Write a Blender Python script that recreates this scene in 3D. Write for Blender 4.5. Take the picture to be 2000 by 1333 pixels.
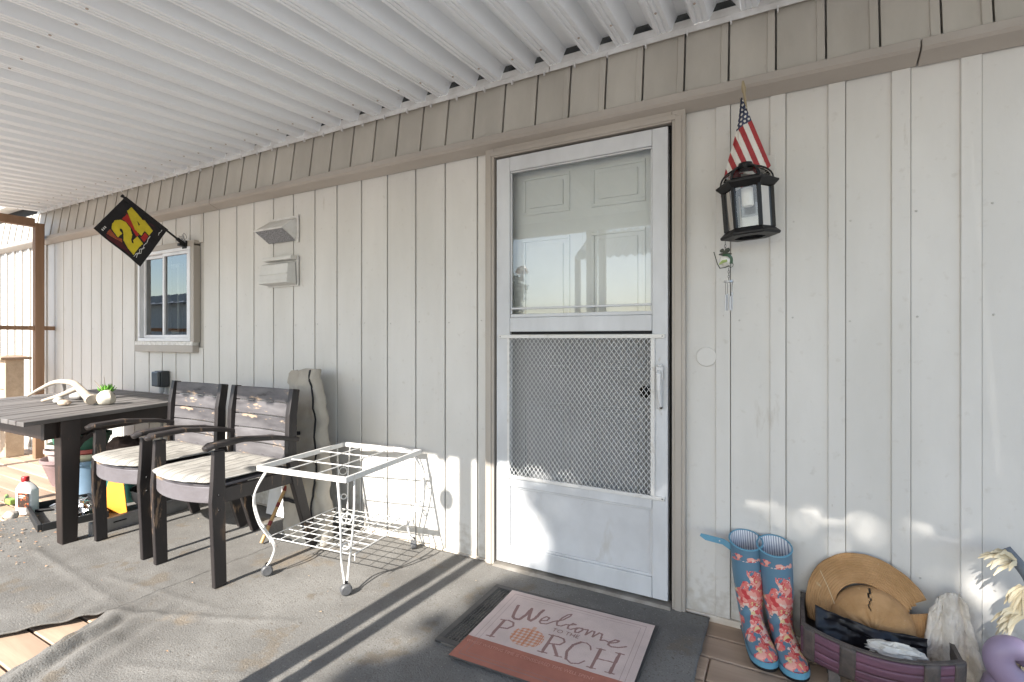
import bpy, bmesh, math, random
import numpy as np
from mathutils import Vector, Matrix, noise as mnoise
R = math.radians
for o in list(bpy.data.objects): bpy.data.objects.remove(o)
scene = bpy.context.scene
COL = scene.collection
# ------------------------------------------------------------------ camera, sky, sun, exposure
WY = 2.25                                    # outer face of the siding; camera stands at the origin
cam = bpy.data.cameras.new('camera'); cam.sensor_width = 36; cam.lens = 36*980/2000
cam.shift_y = -0.00225; cam.clip_start = .02; cam.clip_end = 500
camo = bpy.data.objects.new('camera', cam); COL.objects.link(camo)
camo.location = (0, 0, 1.17); camo.rotation_euler = (R(90), 0, R(28.6)); scene.camera = camo
SUN = Vector((.05, 1, -.70)).normalized()
w = bpy.data.worlds.new('World'); scene.world = w; w.use_nodes = True
nt = w.node_tree; bg = nt.nodes['Background']
sky = nt.nodes.new('ShaderNodeTexSky'); sky.sky_type = 'NISHITA'; sky.sun_disc = False
sky.sun_elevation = R(35); sky.sun_rotation = R(183); sky.dust_density = .7; sky.ozone_density = 1.0; sky.air_density = 1
nt.links.new(sky.outputs[0], bg.inputs[0]); bg.inputs[1].default_value = .13
sl = bpy.data.lights.new('sun', 'SUN'); sl.energy = 4.4; sl.angle = R(.53); sl.color = (1, .955, .89)
so = bpy.data.objects.new('sun', sl); COL.objects.link(so); so.location = (0, -6, 9)
so.rotation_euler = SUN.to_track_quat('-Z', 'Y').to_euler()
vs = scene.view_settings; vs.view_transform = 'Standard'; vs.look = 'None'; vs.gamma = 1; vs.exposure = 1.52
vs.use_curve_mapping = False
scene.render.engine = 'CYCLES'
scene.cycles.max_bounces = 10; scene.cycles.diffuse_bounces = 5; scene.cycles.transparent_max_bounces = 16

# ------------------------------------------------------------------ materials
MATS = {}
def mat(name, col, col2=None, scale=6., stretch=(1, 1, 1), rough=.6, bump=0., bscale=None, metal=0., lo=.35, hi=.65,
        rnd=0., spec=.5, spots=None, detail=6., trans=0., emis=None):
    """noise-mixed two-colour principled material in object space; spots=(colour, scale, threshold, stretch)"""
    if name in MATS: return MATS[name]
    m = bpy.data.materials.new(name); m.use_nodes = True; MATS[name] = m
    n, l = m.node_tree.nodes, m.node_tree.links; b = n['Principled BSDF']
    b.inputs['Roughness'].default_value = rough; b.inputs['Metallic'].default_value = metal
    b.inputs['Specular IOR Level'].default_value = spec
    if trans: b.inputs['Transmission Weight'].default_value = trans
    tc = n.new('ShaderNodeTexCoord')
    def mapped(sc, st):
        mp = n.new('ShaderNodeMapping'); mp.inputs['Scale'].default_value = [sc*s for s in st]
        l.new(tc.outputs['Object'], mp.inputs[0]); return mp.outputs[0]
    def nz(vec, det=detail):
        t = n.new('ShaderNodeTexNoise'); t.inputs['Scale'].default_value = 1; t.inputs['Detail'].default_value = det
        t.inputs['Roughness'].default_value = .6; l.new(vec, t.inputs['Vector']); return t.outputs['Fac']
    out = None
    if col2 is None: col2 = tuple(c*.86 for c in col)
    f = nz(mapped(scale, stretch)); rp = n.new('ShaderNodeValToRGB'); l.new(f, rp.inputs[0])
    rp.color_ramp.elements[0].position = lo; rp.color_ramp.elements[1].position = hi
    rp.color_ramp.elements[0].color = (*col2, 1); rp.color_ramp.elements[1].color = (*col, 1)
    out = rp.outputs[0]
    for sp in (spots or []):
        c, sc, th, st = sp
        f2 = nz(mapped(sc, st)); r2 = n.new('ShaderNodeValToRGB'); l.new(f2, r2.inputs[0])
        r2.color_ramp.elements[0].position = th; r2.color_ramp.elements[1].position = min(1, th+.06)
        r2.color_ramp.elements[0].color = (0, 0, 0, 1); r2.color_ramp.elements[1].color = (1, 1, 1, 1)
        mx = n.new('ShaderNodeMix'); mx.data_type = 'RGBA'; l.new(r2.outputs[0], mx.inputs['Factor'])
        l.new(out, mx.inputs['A']); mx.inputs['B'].default_value = (*c, 1); out = mx.outputs['Result']
    if rnd:
        oi = n.new('ShaderNodeObjectInfo'); mr = n.new('ShaderNodeMapRange')
        mr.inputs['To Min'].default_value = 1-rnd; mr.inputs['To Max'].default_value = 1+rnd
        l.new(oi.outputs['Random'], mr.inputs['Value'])
        hs = n.new('ShaderNodeHueSaturation'); l.new(mr.outputs[0], hs.inputs['Value']); l.new(out, hs.inputs['Color']); out = hs.outputs[0]
    l.new(out, b.inputs['Base Color'])
    if bump:
        f3 = nz(mapped(bscale or scale*6, stretch), 4); bp = n.new('ShaderNodeBump'); bp.inputs['Strength'].default_value = bump
        bp.inputs['Distance'].default_value = .004; l.new(f3, bp.inputs['Height']); l.new(bp.outputs[0], b.inputs['Normal'])
    return m
def plain(name, col, rough=.5, metal=0., spec=.5): return mat(name, col, tuple(c*.92 for c in col), 14, rough=rough, metal=metal, spec=spec)
def glass_mat(name, ior, tint=(1, 1, 1), rough=0.):
    m = bpy.data.materials.new(name); m.use_nodes = True; MATS[name] = m
    n, l = m.node_tree.nodes, m.node_tree.links; n.remove(n['Principled BSDF'])
    t = n.new('ShaderNodeBsdfTransparent'); t.inputs[0].default_value = (*tint, 1)
    g = n.new('ShaderNodeBsdfGlossy'); g.inputs['Roughness'].default_value = rough
    f = n.new('ShaderNodeFresnel'); f.inputs[0].default_value = ior; mx = n.new('ShaderNodeMixShader')
    l.new(f.outputs[0], mx.inputs[0]); l.new(t.outputs[0], mx.inputs[1]); l.new(g.outputs[0], mx.inputs[2])
    l.new(mx.outputs[0], n['Material Output'].inputs[0]); return m
def stripe_mat(name, base, lines, period, axis, rough=.8, bump=.25):
    """thin woven stripes: lines=[(start,end,colour)] as fractions of the period along an object axis"""
    m = mat(name, base, rough=rough, bump=bump, bscale=400, scale=9); n, l = m.node_tree.nodes, m.node_tree.links
    b = n['Principled BSDF']; src = b.inputs['Base Color'].links[0].from_socket
    tc = n.new('ShaderNodeTexCoord'); sx = n.new('ShaderNodeSeparateXYZ'); l.new(tc.outputs['Object'], sx.inputs[0])
    dv = n.new('ShaderNodeMath'); dv.operation = 'DIVIDE'; dv.inputs[1].default_value = period; l.new(sx.outputs[axis], dv.inputs[0])
    fr = n.new('ShaderNodeMath'); fr.operation = 'FRACT'; l.new(dv.outputs[0], fr.inputs[0])
    rp = n.new('ShaderNodeValToRGB'); rp.color_ramp.interpolation = 'CONSTANT'; l.new(fr.outputs[0], rp.inputs[0])
    rp.color_ramp.elements[0].color = (1, 1, 1, 1); rp.color_ramp.elements.remove(rp.color_ramp.elements[1])
    for a, c, k in lines:
        e = rp.color_ramp.elements.new(a); e.color = (*k, 1); e = rp.color_ramp.elements.new(c); e.color = (1, 1, 1, 1)
    mx = n.new('ShaderNodeMix'); mx.data_type = 'RGBA'; mx.blend_type = 'MULTIPLY'; mx.inputs['Factor'].default_value = 1
    l.new(src, mx.inputs['A']); l.new(rp.outputs[0], mx.inputs['B']); l.new(mx.outputs['Result'], b.inputs['Base Color']); return m

GRAIN = (1, 1, .06)
M_wall = mat('cream_siding_paint', (.59, .572, .538), (.53, .513, .478), 3, (1, 1, .35), .55, .22, 60, rnd=.025, spots=[((.47, .44, .395), 9, .67, (1, 1, .22)), ((.36, .32, .27), 55, .73, (1, 1, .5))])
def splash(m):
    n, l = m.node_tree.nodes, m.node_tree.links; b = n['Principled BSDF']; src = b.inputs['Base Color'].links[0].from_socket
    tc = n.new('ShaderNodeTexCoord'); sp = n.new('ShaderNodeSeparateXYZ'); l.new(tc.outputs['Object'], sp.inputs[0])
    mr = n.new('ShaderNodeMapRange'); mr.inputs['From Min'].default_value = .30; mr.inputs['From Max'].default_value = .0; l.new(sp.outputs['Z'], mr.inputs['Value'])
    t = n.new('ShaderNodeTexNoise'); t.inputs['Scale'].default_value = 28; t.inputs['Detail'].default_value = 8; l.new(tc.outputs['Object'], t.inputs['Vector'])
    ad = n.new('ShaderNodeMath'); ad.operation = 'MULTIPLY_ADD'; l.new(mr.outputs[0], ad.inputs[0]); ad.inputs[1].default_value = .30; l.new(t.outputs['Fac'], ad.inputs[2])
    rp = n.new('ShaderNodeMapRange'); rp.inputs['From Min'].default_value = .62; rp.inputs['From Max'].default_value = .86; rp.inputs['To Max'].default_value = .58; l.new(ad.outputs[0], rp.inputs['Value'])
    mx = n.new('ShaderNodeMix'); mx.data_type = 'RGBA'; l.new(rp.outputs[0], mx.inputs['Factor']); l.new(src, mx.inputs['A']); mx.inputs['B'].default_value = (.36, .32, .265, 1); l.new(mx.outputs['Result'], b.inputs['Base Color'])
splash(M_wall); M_vent = mat('cream_vent_plastic', (.58, .57, .54), (.52, .51, .48), 8, rough=.5)
M_taupe = mat('taupe_trim_paint', (.46, .425, .365), (.385, .352, .30), 5, (1, 1, .3), .5, .2, 60, rnd=.05, spots=[((.27, .235, .20), 12, .70, (1, 1, .3))])
M_trim = mat('taupe_casing_paint', (.39, .35, .305), (.33, .295, .255), 5, (.3, 1, .3), .45, .1, 50, spots=[((.24, .2, .17), 14, .72, (1, 1, .2))])
M_pan = mat('white_roof_enamel', (.83, .855, .875), (.76, .78, .795), 2.5, (1, .25, 1), .45, .06, 30, rnd=.02, spots=[((.42, .39, .34), 7, .735, (1, .3, 1))])
M_gut = mat('white_gutter_enamel', (.66, .65, .63), (.5, .48, .45), 9, rough=.4)
M_alu = mat('aged_white_aluminium', (.57, .58, .59), (.47, .475, .48), 5, (1, 1, .4), .42, .10, 60, spots=[((.38, .36, .33), 16, .68, (1, 1, .35)), ((.30, .27, .23), 45, .70, (1, 1, 1))])
M_alup = mat('satin_kick_panel', (.56, .57, .58), (.47, .475, .48), 4, rough=.33, bump=.06, bscale=30, spots=[((.42, .395, .36), 40, .68, (1, 1, 1)), ((.46, .45, .43), 5, .60, (1, 1, .4))])
M_door = mat('inner_door_paint', (.85, .865, .87), (.79, .805, .81), 3, rough=.45)
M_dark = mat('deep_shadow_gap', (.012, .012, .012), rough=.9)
M_vinyl = mat('white_vinyl', (.70, .70, .715), (.62, .62, .63), 6, rough=.35)
M_black = mat('black_metal', (.009, .009, .010), (.015, .014, .014), 30, rough=.45, spec=.25)
M_glass = glass_mat('door_glass', 1.85, (.96, .98, .97)); M_wglass = glass_mat('window_glass', 3.0, (.75, .8, .8)); M_lglass = glass_mat('lantern_glass', 1.6, (.9, .9, .88), 0.)
M_screen = glass_mat('insect_screen', 1.15, (.50, .50, .50), .5)
M_wire = mat('white_wire_enamel', (.60, .59, .565), (.46, .43, .385), 30, rough=.35, lo=.25, hi=.45)
M_carpet = mat('grey_outdoor_carpet', (.205, .197, .182), (.145, .138, .127), 2.2, rough=.95, bump=.9, bscale=160, spec=.1, lo=.38, hi=.62, detail=8,
               spots=[((.19, .16, .125), 1.9, .60, (1, 1, 1)), ((.16, .14, .115), 5, .58, (1, 1, 1)), ((.12, .105, .092), 30, .66, (1, 1, 1)), ((.13, .118, .104), 130, .56, (1, 1, 1)), ((.30, .28, .25), 110, .63, (1, 1, 1))])
M_deck = mat('weathered_deck_wood', (.50, .365, .26), (.33, .235, .165), 5, (.12, 1.6, 1), .75, .35, 22, rnd=.16, spots=[((.14, .09, .06), 12, .64, (.08, 2, 1))])
M_post = mat('raw_lumber', (.27, .165, .10), (.18, .105, .06), 7, (1.5, 1.5, .1), .7, .2, 30, spots=[((.13, .06, .03), 9, .68, (1, 1, .12))])
M_chair = mat('worn_dark_stain', (.026, .021, .020), (.013, .010, .010), 14, (1, 1, .25), .5, .3, 70, lo=.3, hi=.7, spots=[((.20, .13, .08), 22, .60, (1, 1, .22)), ((.09, .055, .035), 9, .60, (1, 1, .3))])
M_slat = mat('worn_slat_stain', (.135, .127, .13), (.05, .045, .048), 12, (.2, 1, 1), .6, .3, 60, rnd=.1, spots=[((.36, .26, .18), 26, .60, (.25, 1, 1)), ((.03, .025, .026), 18, .62, (.2, 1, 1))])
M_rail = mat('worn_seat_rail', (.15, .14, .15), (.10, .088, .092), 12, (.3, .3, 1), .5, .25, 60, spots=[((.36, .24, .13), 16, .60, (.3, .3, 1))])
M_ttop = mat('weathered_table_slat', (.17, .158, .15), (.095, .085, .08), 8, (1, .12, 1), .6, .3, 50, rnd=.12, spots=[((.10, .08, .075), 14, .66, (1, .1, 1))])
M_tleg = mat('dark_table_leg', (.026, .016, .013), (.012, .009, .008), 9, (1, 1, .2), .45, .2, 50, spots=[((.16, .07, .04), 14, .66, (1, 1, .2))])
M_cush = stripe_mat('ticking_stripe_canvas', (.33, .312, .28), [(.10, .15, (.25, .25, .27)), (.22, .27, (.25, .25, .27)), (.60, .64, (.45, .43, .42))], .082, 0)
M_canvas = mat('beige_canvas', (.46, .42, .36), (.35, .315, .265), 4, rough=.9, bump=.35, bscale=240, spec=.15)
M_blackfab = mat('black_webbing', (.014, .014, .016), rough=.8)

# ------------------------------------------------------------------ mesh helpers
class MB:
    def __init__(s): s.v = []; s.f = []; s.m = []
    def add(s, vs_, fs, mi=0):
        o = len(s.v); s.v += [tuple(p) for p in vs_]; s.f += [tuple(i+o for i in q) for q in fs]; s.m += [mi]*len(fs); return s
    def box(s, x0, x1, y0, y1, z0, z1, rot=None, mi=0):
        p = [Vector((x, y, z)) for z in (z0, z1) for y in (y0, y1) for x in (x0, x1)]
        if rot:
            c = Vector(((x0+x1)/2, (y0+y1)/2, (z0+z1)/2)); p = [rot @ (q-c)+c for q in p]
        return s.add(p, [(0, 2, 3, 1), (4, 5, 7, 6), (0, 1, 5, 4), (2, 6, 7, 3), (0, 4, 6, 2), (1, 3, 7, 5)], mi)
    def beam(s, pts, wx, wy, up=(1, 0, 0), mi=0):
        """rectangular section swept along points; up = side axis of width wx; wx, wy may be lists"""
        n = len(pts); P = [Vector(p) for p in pts]; vs_ = []
        for i, p in enumerate(P):
            t = (P[min(i+1, n-1)]-P[max(i-1, 0)]).normalized(); a = Vector(up); a = (a-a.dot(t)*t).normalized(); b = t.cross(a)
            hx = (wx[i] if isinstance(wx, (list, tuple)) else wx)/2; hy = (wy[i] if isinstance(wy, (list, tuple)) else wy)/2
            vs_ += [p-a*hx-b*hy, p+a*hx-b*hy, p+a*hx+b*hy, p-a*hx+b*hy]
        fs = [(3, 2, 1, 0), tuple(4*(n-1)+k for k in range(4))]
        for i in range(n-1):
            for k in range(4): fs.append((4*i+k, 4*i+(k+1) % 4, 4*i+4+(k+1) % 4, 4*i+4+k))
        return s.add(vs_, fs, mi)
    def tube(s, pts, r, n=8, closed=False, mi=0):
        P = [Vector(p) for p in pts]; m = len(P); vs_ = []; a = None
        for i, p in enumerate(P):
            if closed: t = (P[(i+1) % m]-P[i-1]).normalized()
            else: t = (P[min(i+1, m-1)]-P[max(i-1, 0)]).normalized()
            if a is None: a = t.orthogonal().normalized()
            a = (a-a.dot(t)*t).normalized(); b = t.cross(a); rr = r[i] if isinstance(r, (list, tuple)) else r
            vs_ += [p+(a*math.cos(2*math.pi*k/n)+b*math.sin(2*math.pi*k/n))*rr for k in range(n)]
        fs = []
        for i in range(m if closed else m-1):
            j = (i+1) % m
            for k in range(n): fs.append((i*n+k, i*n+(k+1) % n, j*n+(k+1) % n, j*n+k))
        if not closed: fs += [tuple(range(n))[::-1], tuple((m-1)*n+k for k in range(n))]
        return s.add(vs_, fs, mi)
    def lathe(s, prof, c=(0, 0, 0), n=28, axis=None, mi=0, ang=0):
        rot = Vector((0, 0, 1)).rotation_difference(Vector(axis)).to_matrix() if axis else Matrix.Identity(3)
        c = Vector(c); vs_ = []
        for r, z in prof:
            for k in range(n):
                a = 2*math.pi*k/n+ang; vs_.append(c+rot @ Vector((r*math.cos(a), r*math.sin(a), z)))
        fs = []
        for i in range(len(prof)-1):
            for k in range(n): fs.append((i*n+k, i*n+(k+1) % n, (i+1)*n+(k+1) % n, (i+1)*n+k))
        if prof[0][0] > 1e-5: fs.append(tuple(range(n))[::-1])
        if prof[-1][0] > 1e-5: fs.append(tuple((len(prof)-1)*n+k for k in range(n)))
        return s.add(vs_, fs, mi)
    def grid(s, fn, nu, nv, mi=0, mfn=None):
        vs_ = [fn(i/nu, j/nv) for j in range(nv+1) for i in range(nu+1)]; o = len(s.v); s.v += [tuple(p) for p in vs_]
        for j in range(nv):
            for i in range(nu):
                a = o+j*(nu+1)+i; s.f.append((a, a+1, a+nu+2, a+nu+1)); s.m.append(mfn((i+.5)/nu, (j+.5)/nv) if mfn else mi)
        return s
    def prism(s, poly, z0, z1, mi=0):
        n = len(poly); return s.add([(x, y, z0) for x, y in poly]+[(x, y, z1) for x, y in poly],
            [tuple(range(n))[::-1], tuple(range(n, 2*n))]+[(k, (k+1) % n, n+(k+1) % n, n+k) for k in range(n)], mi)
    def xform(s, M): s.v = [tuple(M @ Vector(p)) for p in s.v]; return s
    def build(s, name, m, parent=None, smooth=False, bevel=0., solid=0., loc=None, sharp=40):
        me = bpy.data.meshes.new(name); me.from_pydata(s.v, [], s.f)
        for k in (m if isinstance(m, (list, tuple)) else [m]): me.materials.append(k)
        if any(s.m): me.polygons.foreach_set('material_index', s.m)
        bm = bmesh.new(); bm.from_mesh(me); bmesh.ops.recalc_face_normals(bm, faces=bm.faces)
        bm.to_mesh(me); bm.free()
        if smooth: me.polygons.foreach_set('use_smooth', [True]*len(me.polygons)); me.set_sharp_from_angle(angle=R(sharp))
        me.update(); o = bpy.data.objects.new(name, me); COL.objects.link(o)
        if parent: o.parent = parent
        if loc: o.location = loc
        if solid: k = o.modifiers.new('s', 'SOLIDIFY'); k.thickness = solid; k.offset = 0
        if bevel: k = o.modifiers.new('b', 'BEVEL'); k.width = bevel; k.segments = 2; k.limit_method = 'ANGLE'; k.angle_limit = R(50)
        return o
def pane(x0, x1, y, z0, z1): return MB().add([(x0, y, z0), (x1, y, z0), (x1, y, z1), (x0, y, z1)], [(0, 1, 2, 3)])
def tag(o, label, cat, group=None, kind=None):
    if label: o['label'] = label
    if cat: o['category'] = cat
    if group: o['group'] = group
    if kind: o['kind'] = kind
    return o
def thing(name, label, cat, loc=(0, 0, 0), rz=0., group=None, rot=None):
    o = bpy.data.objects.new(name, None); COL.objects.link(o); o.empty_display_size = .05; o.location = loc; o.rotation_euler = rot or (0, 0, rz)
    return tag(o, label, cat, group)
def copy_tree(o, parent=None):
    c = o.copy(); COL.objects.link(c); c.parent = parent
    for ch in list(o.children): copy_tree(ch, c)
    return c
def fbm(x, y, z=0., s=1.): return mnoise.fractal(Vector((x*s, y*s, z*s)), 1., 2., 4)
def in_poly(p, poly):
    x, y = p; c = False; j = len(poly)-1
    for i in range(len(poly)):
        xi, yi = poly[i]; xj, yj = poly[j]
        if (yi > y) != (yj > y) and x < (xj-xi)*(y-yi)/(yj-yi)+xi: c = not c
        j = i
    return c
def crumple(b, c, size, seed, n=22, amp=.35, freq=2.2, floor=None):
    def fn(u, v):
        th = v*math.pi; ph = u*2*math.pi; d = Vector((math.sin(th)*math.cos(ph), math.sin(th)*math.sin(ph), math.cos(th)))
        q = d*freq+Vector((seed*7.3, seed*3.1, 0)); k = 1+amp*(mnoise.noise(q)+.6*abs(mnoise.noise(q*2.3))+.35*mnoise.noise(q*5.1))
        p = Vector((c[0]+d.x*size[0]*k, c[1]+d.y*size[1]*k, c[2]+d.z*size[2]*k))
        if floor is not None: p.z = max(p.z, floor+.001*(1+mnoise.noise(q*3)))
        return p
    return b.grid(fn, n*2, n)
def strip(b, pts, widths, normal, mi=0, cup=0.):
    """a leaf-like ribbon along points"""
    P = [Vector(p) for p in pts]; N = Vector(normal).normalized(); vs_ = []
    for i, p in enumerate(P):
        t = (P[min(i+1, len(P)-1)]-P[max(i-1, 0)]).normalized(); a = t.cross(N).normalized()*widths[i]/2
        vs_ += [p-a, p-N*cup*widths[i], p+a]
    fs = []
    for i in range(len(P)-1): fs += [(3*i, 3*i+1, 3*i+4, 3*i+3), (3*i+1, 3*i+2, 3*i+5, 3*i+4)]
    return b.add(vs_, fs, mi)
rng = random.Random(7)

# ================================================================== SETTING: ground, deck
g = MB().grid(lambda u, v: ((u-.5)*400, (v-.5)*400, -.42), 4, 4)
tag(g.build('ground', mat('pale_yard_gravel', (.47, .455, .43), (.37, .355, .33), .6, rough=.95, bump=.6, bscale=12)), None, None, kind='structure')
deck = thing('deck', None, None); deck['kind'] = 'structure'
PW = .142
deck_meshes = []
for k, ln in enumerate((3.62, 2.41, 3.05)):
    b = MB().box(-ln/2, ln/2, -PW/2+.004, PW/2-.004, -.038, 0)
    o = b.build('deck_plank', M_deck, deck, bevel=.004); deck_meshes.append((o.data, ln)); bpy.data.objects.remove(o)
row = 0; y = 2.20
while y > -.75:
    x = -9.2+rng.random()*-1.5; k = row
    while x < 2.6:
        me, ln = deck_meshes[(k+row) % 3]; o = bpy.data.objects.new('deck_plank', me); COL.objects.link(o); o.parent = deck
        o.location = (x+ln/2, y, -.012+rng.uniform(-.0015, .0015)); bm_ = o.modifiers.new('b', 'BEVEL'); bm_.width = .004; bm_.limit_method = 'ANGLE'
        x += ln+.004; k += 1
    y -= PW; row += 1
b = MB()
for yy in (-.7, .6, 2.0): b.box(-10, 2.6, yy-.02, yy+.02, -.2, -.052)
b.build('joist', M_post, deck)

# ================================================================== MOBILE HOME (wall with siding, fascia, door, window)
house = thing('mobile_home', 'long cream mobile home wall with vertical siding and taupe fascia', 'house', (0, WY, 0))
def hpart(b, name, m, parent=None, **k):
    o = b.build(name, m, parent or house, **k)
    if parent is None: o.location = (0, -WY, 0)
    return o
SEAM_L = [-9.12, -8.92, -8.715, -8.51, -8.307, -8.10, -7.90, -7.695, -7.49, -7.285, -7.082, -6.88, -6.677, -6.505, -6.312, -6.125, -5.932, -5.729, -5.539, -5.338, -5.152, -4.942, -4.708, -4.506, -4.303, -4.104, -3.923, -3.722, -3.508, -3.31,
          -3.096, -2.891, -2.683, -2.481, -2.27, -2.062, -1.849, -1.643, -1.433, -1.350]
SEAM_R = [-.392, -.198, .003, .199, .393, .584, .79, .99, 1.19]
WX0, WX1, WZ0, WZ1 = -4.80, -4.03, 1.15, 1.885           # window opening
def siding_profile(x0, x1, wide):
    """plan outline of one siding board: flat pan, raised batten at its right edge, narrow dark groove"""
    bw = .053 if wide else 0
    if x1 < -6.6: return [(x0, WY+.005), (x0, WY), (x1-.055, WY), (x1-.055, WY-.016), (x1-.003, WY-.016), (x1-.003, WY+.005)]
    if not wide: return [(x0, WY+.012), (x0, WY+.002), (x0+.004, WY), (x1-.010, WY-.002), (x1-.007, WY), (x1-.007, WY+.012)]
    pr = [(x0, WY+.012), (x0, WY), (x1-.003-bw-.003, WY)]
    if wide: pr += [(x1-.003-bw, WY-.007)]
    pr += [(x1-.003, WY-.007 if wide else WY), (x1-.003, WY+.012)]
    return pr
def siding(x0, x1, z0, z1, name='siding_board', m=None, wide=True):
    pr = siding_profile(x0, x1, wide); n = len(pr)
    b = MB().add([(x, y, z0) for x, y in pr]+[(x, y, z1) for x, y in pr],
        [(k, k+1, n+k+1, n+k) for k in range(n-1)]+[tuple(range(n)), tuple(range(n, 2*n))])
    return hpart(b, name, m or M_wall)
for S, wide in ((SEAM_L, True), (SEAM_R, True)):
    for x0, x1 in zip(S[:-1], S[1:]):
        wd = x1-x0 > .12 and x0 > -1
        if x1 > WX0-.01 and x0 < WX1+.01:
            siding(x0, x1, .015, WZ0-.05, wide=wd); siding(x0, x1, WZ1+.03, 2.16, wide=wd)
        else: siding(x0, x1, .015, 2.16, wide=wd)
b = MB()                                                  # dark sheathing behind the grooves
for bx_ in ((-9.2, WX0-.02, 0, 2.62), (WX1+.02, -1.36, 0, 2.62), (WX0-.02, WX1+.02, 0, WZ0-.05), (WX0-.02, WX1+.02, WZ1+.03, 2.62), (-.385, 1.3, 0, 2.62), (-1.36, -.385, 2.10, 2.62)):
    b.box(bx_[0], bx_[1], WY+.013, WY+.06, bx_[2], bx_[3])
hpart(MB().box(-9.2, 1.3, WY-.004, WY+.012, 2.487, 2.574), 'eave_shade_strip', M_dark)  # near-black strip paints the shade seen in the holes above the gutter
hpart(MB().box(-9.2, -6.69, WY+.006, WY+.0125, 0, 2.16), 'joint_backing', mat('dark_joint', (.12, .11, .10), rough=.8))
hpart(b, 'sheathing', mat('grey_groove_paint', (.46, .44, .40), rough=.8))
hpart(MB().box(-9.2, -1.366, WY-.012, WY+.01, -.03, .014).box(-.373, 1.3, WY-.012, WY+.01, -.03, .014), 'base_strip', mat('chipped_base_paint', (.66, .61, .53), (.5, .43, .35), 8, rough=.7))
hpart(MB().box(-9.2, 1.6, WY-.13, WY+.6, 2.575, 2.60), 'roof_sun_block', M_gut)  # unseen sheet added over the pans to keep sun out of the holes
# nail heads in a row on the siding
b = MB()
for i, x in enumerate(SEAM_L[6:-1]):
    if WX0-.1 < x < WX1: continue
    b.lathe([(.0045, 0), (.003, .002)], (x+.022, WY-.0005, 1.262+.004*math.sin(i*3)), 8, (0, -1, 0))
for i, x in enumerate(SEAM_R[1:]):
    for z in (1.245, .32, 1.62): b.lathe([(.004, 0), (.003, .002)], (x+.022+.01*math.sin(i*5+z), WY-.0005, z+.01*math.sin(i*2.2)), 8, (0, -1, 0))
o = hpart(b, 'nail_heads', mat('nail_grey', (.47, .455, .42), rough=.5)); o['kind'] = 'stuff'
# taupe fascia, leaning out at its foot, one panel per seam
FX = [-2.138, -1.958, -1.782, -1.61, -1.434, -1.255, -1.072, -.897, -.72, -.55, -.374, -.201, -.031, .135, .299, .47, .603, .78, .95, 1.12]
while FX[0] > -9: FX.insert(0, FX[0]-.181)
FT, FB = 2.485, 2.195
for x0, x1 in zip(FX[:-1], FX[1:]):
    b = MB(); pr = [(x0+.002, .012), (x0+.002, 0), (x1-.034, 0), (x1-.031, -.005), (x1-.006, -.005), (x1-.006, .012)]
    n = len(pr); b.add([(x, WY-.047+y, FB) for x, y in pr]+[(x, WY-.006+y, FT) for x, y in pr],
        [(k, k+1, n+k+1, n+k) for k in range(n-1)]+[tuple(range(n)), tuple(range(n, 2*n))])
    hpart(b, 'fascia_panel', M_taupe)
def profile_x(prof, x0, x1, b=None):
    b = b or MB(); n = len(prof)
    return b.add([(x0, y, z) for y, z in prof]+[(x1, y, z) for y, z in prof], [(k, (k+1) % n, n+(k+1) % n, n+k) for k in range(n)]+[tuple(range(n)), tuple(range(n, 2*n))[::-1]])
for xa, xb in ((-9.2, -3.72), (-3.716, .405), (.409, 1.3)):
    dz = -.003 if xa > .3 else 0
    hpart(profile_x([(WY-.035, 2.204+dz), (WY-.078, 2.199+dz), (WY-.080, 2.168+dz), (WY-.070, 2.158+dz), (WY-.008, 2.132+dz), (WY-.008, 2.2+dz)], xa, xb), 'drip_trim', M_trim, bevel=.003)
# --- entry: casing, inner door, storm door
DX0, DX1, DZ0, DZ1 = -1.302, -.446, .035, 2.088
for xa, xb in ((-1.366, -1.314), (-.428, -.373)):
    hpart(MB().box(xa, xb, WY-.035, WY+.02, .0, 2.148).box(xa+.012, xb-.014, WY-.041, WY-.034, .0, 2.12), 'door_casing', M_trim, bevel=.004)
hpart(MB().box(-1.314, -.428, WY-.036, WY+.02, 2.098, 2.149).box(-1.33, -.41, WY-.042, WY-.035, 2.105, 2.128), 'door_casing', M_trim, bevel=.004)
hpart(MB().box(-1.314, -1.304, WY-.004, WY+.1, 0, 2.1).box(-.444, -.428, WY+.004, WY+.1, 0, 2.1).box(-1.314, -.428, WY+.0, WY+.1, 2.09, 2.1), 'door_jamb', M_dark)  # jamb coloured near-black to paint the shade in the gap round the door
hpart(profile_x([(WY-.06, .0), (WY-.06, .012), (WY-.045, .022), (WY+.08, .034), (WY+.08, 0)], -1.312, -.43), 'threshold', mat('worn_sill_metal', (.46, .43, .39), (.3, .27, .23), 12, rough=.4, metal=.6))
inner = hpart(MB().box(-1.304, -.444, WY+.055, WY+.09, .03, 2.0895), 'inner_door', M_door)
def raised_panel(x0, x1, z0, z1, y):
    b = MB(); f = .035
    b.box(x0, x1, y-.009, y, z0, z0+.016).box(x0, x1, y-.009, y, z1-.016, z1).box(x0, x0+.016, y-.009, y, z0+.016, z1-.016).box(x1-.016, x1, y-.009, y, z0+.016, z1-.016)
    return b.box(x0+f, x1-f, y-.009, y, z0+f, z1-f)
for x0, x1, z0, z1 in ((-1.19, -.93, 1.80, 1.995), (-.82, -.56, 1.80, 1.995), (-1.19, -.93, 1.02, 1.68), (-.82, -.56, 1.02, 1.68), (-1.19, -.93, .2, .85), (-.82, -.56, .2, .85)):
    raised_panel(x0, x1, z0, z1, WY+.0545).build('door_panel', M_door, inner, bevel=.003)
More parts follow.
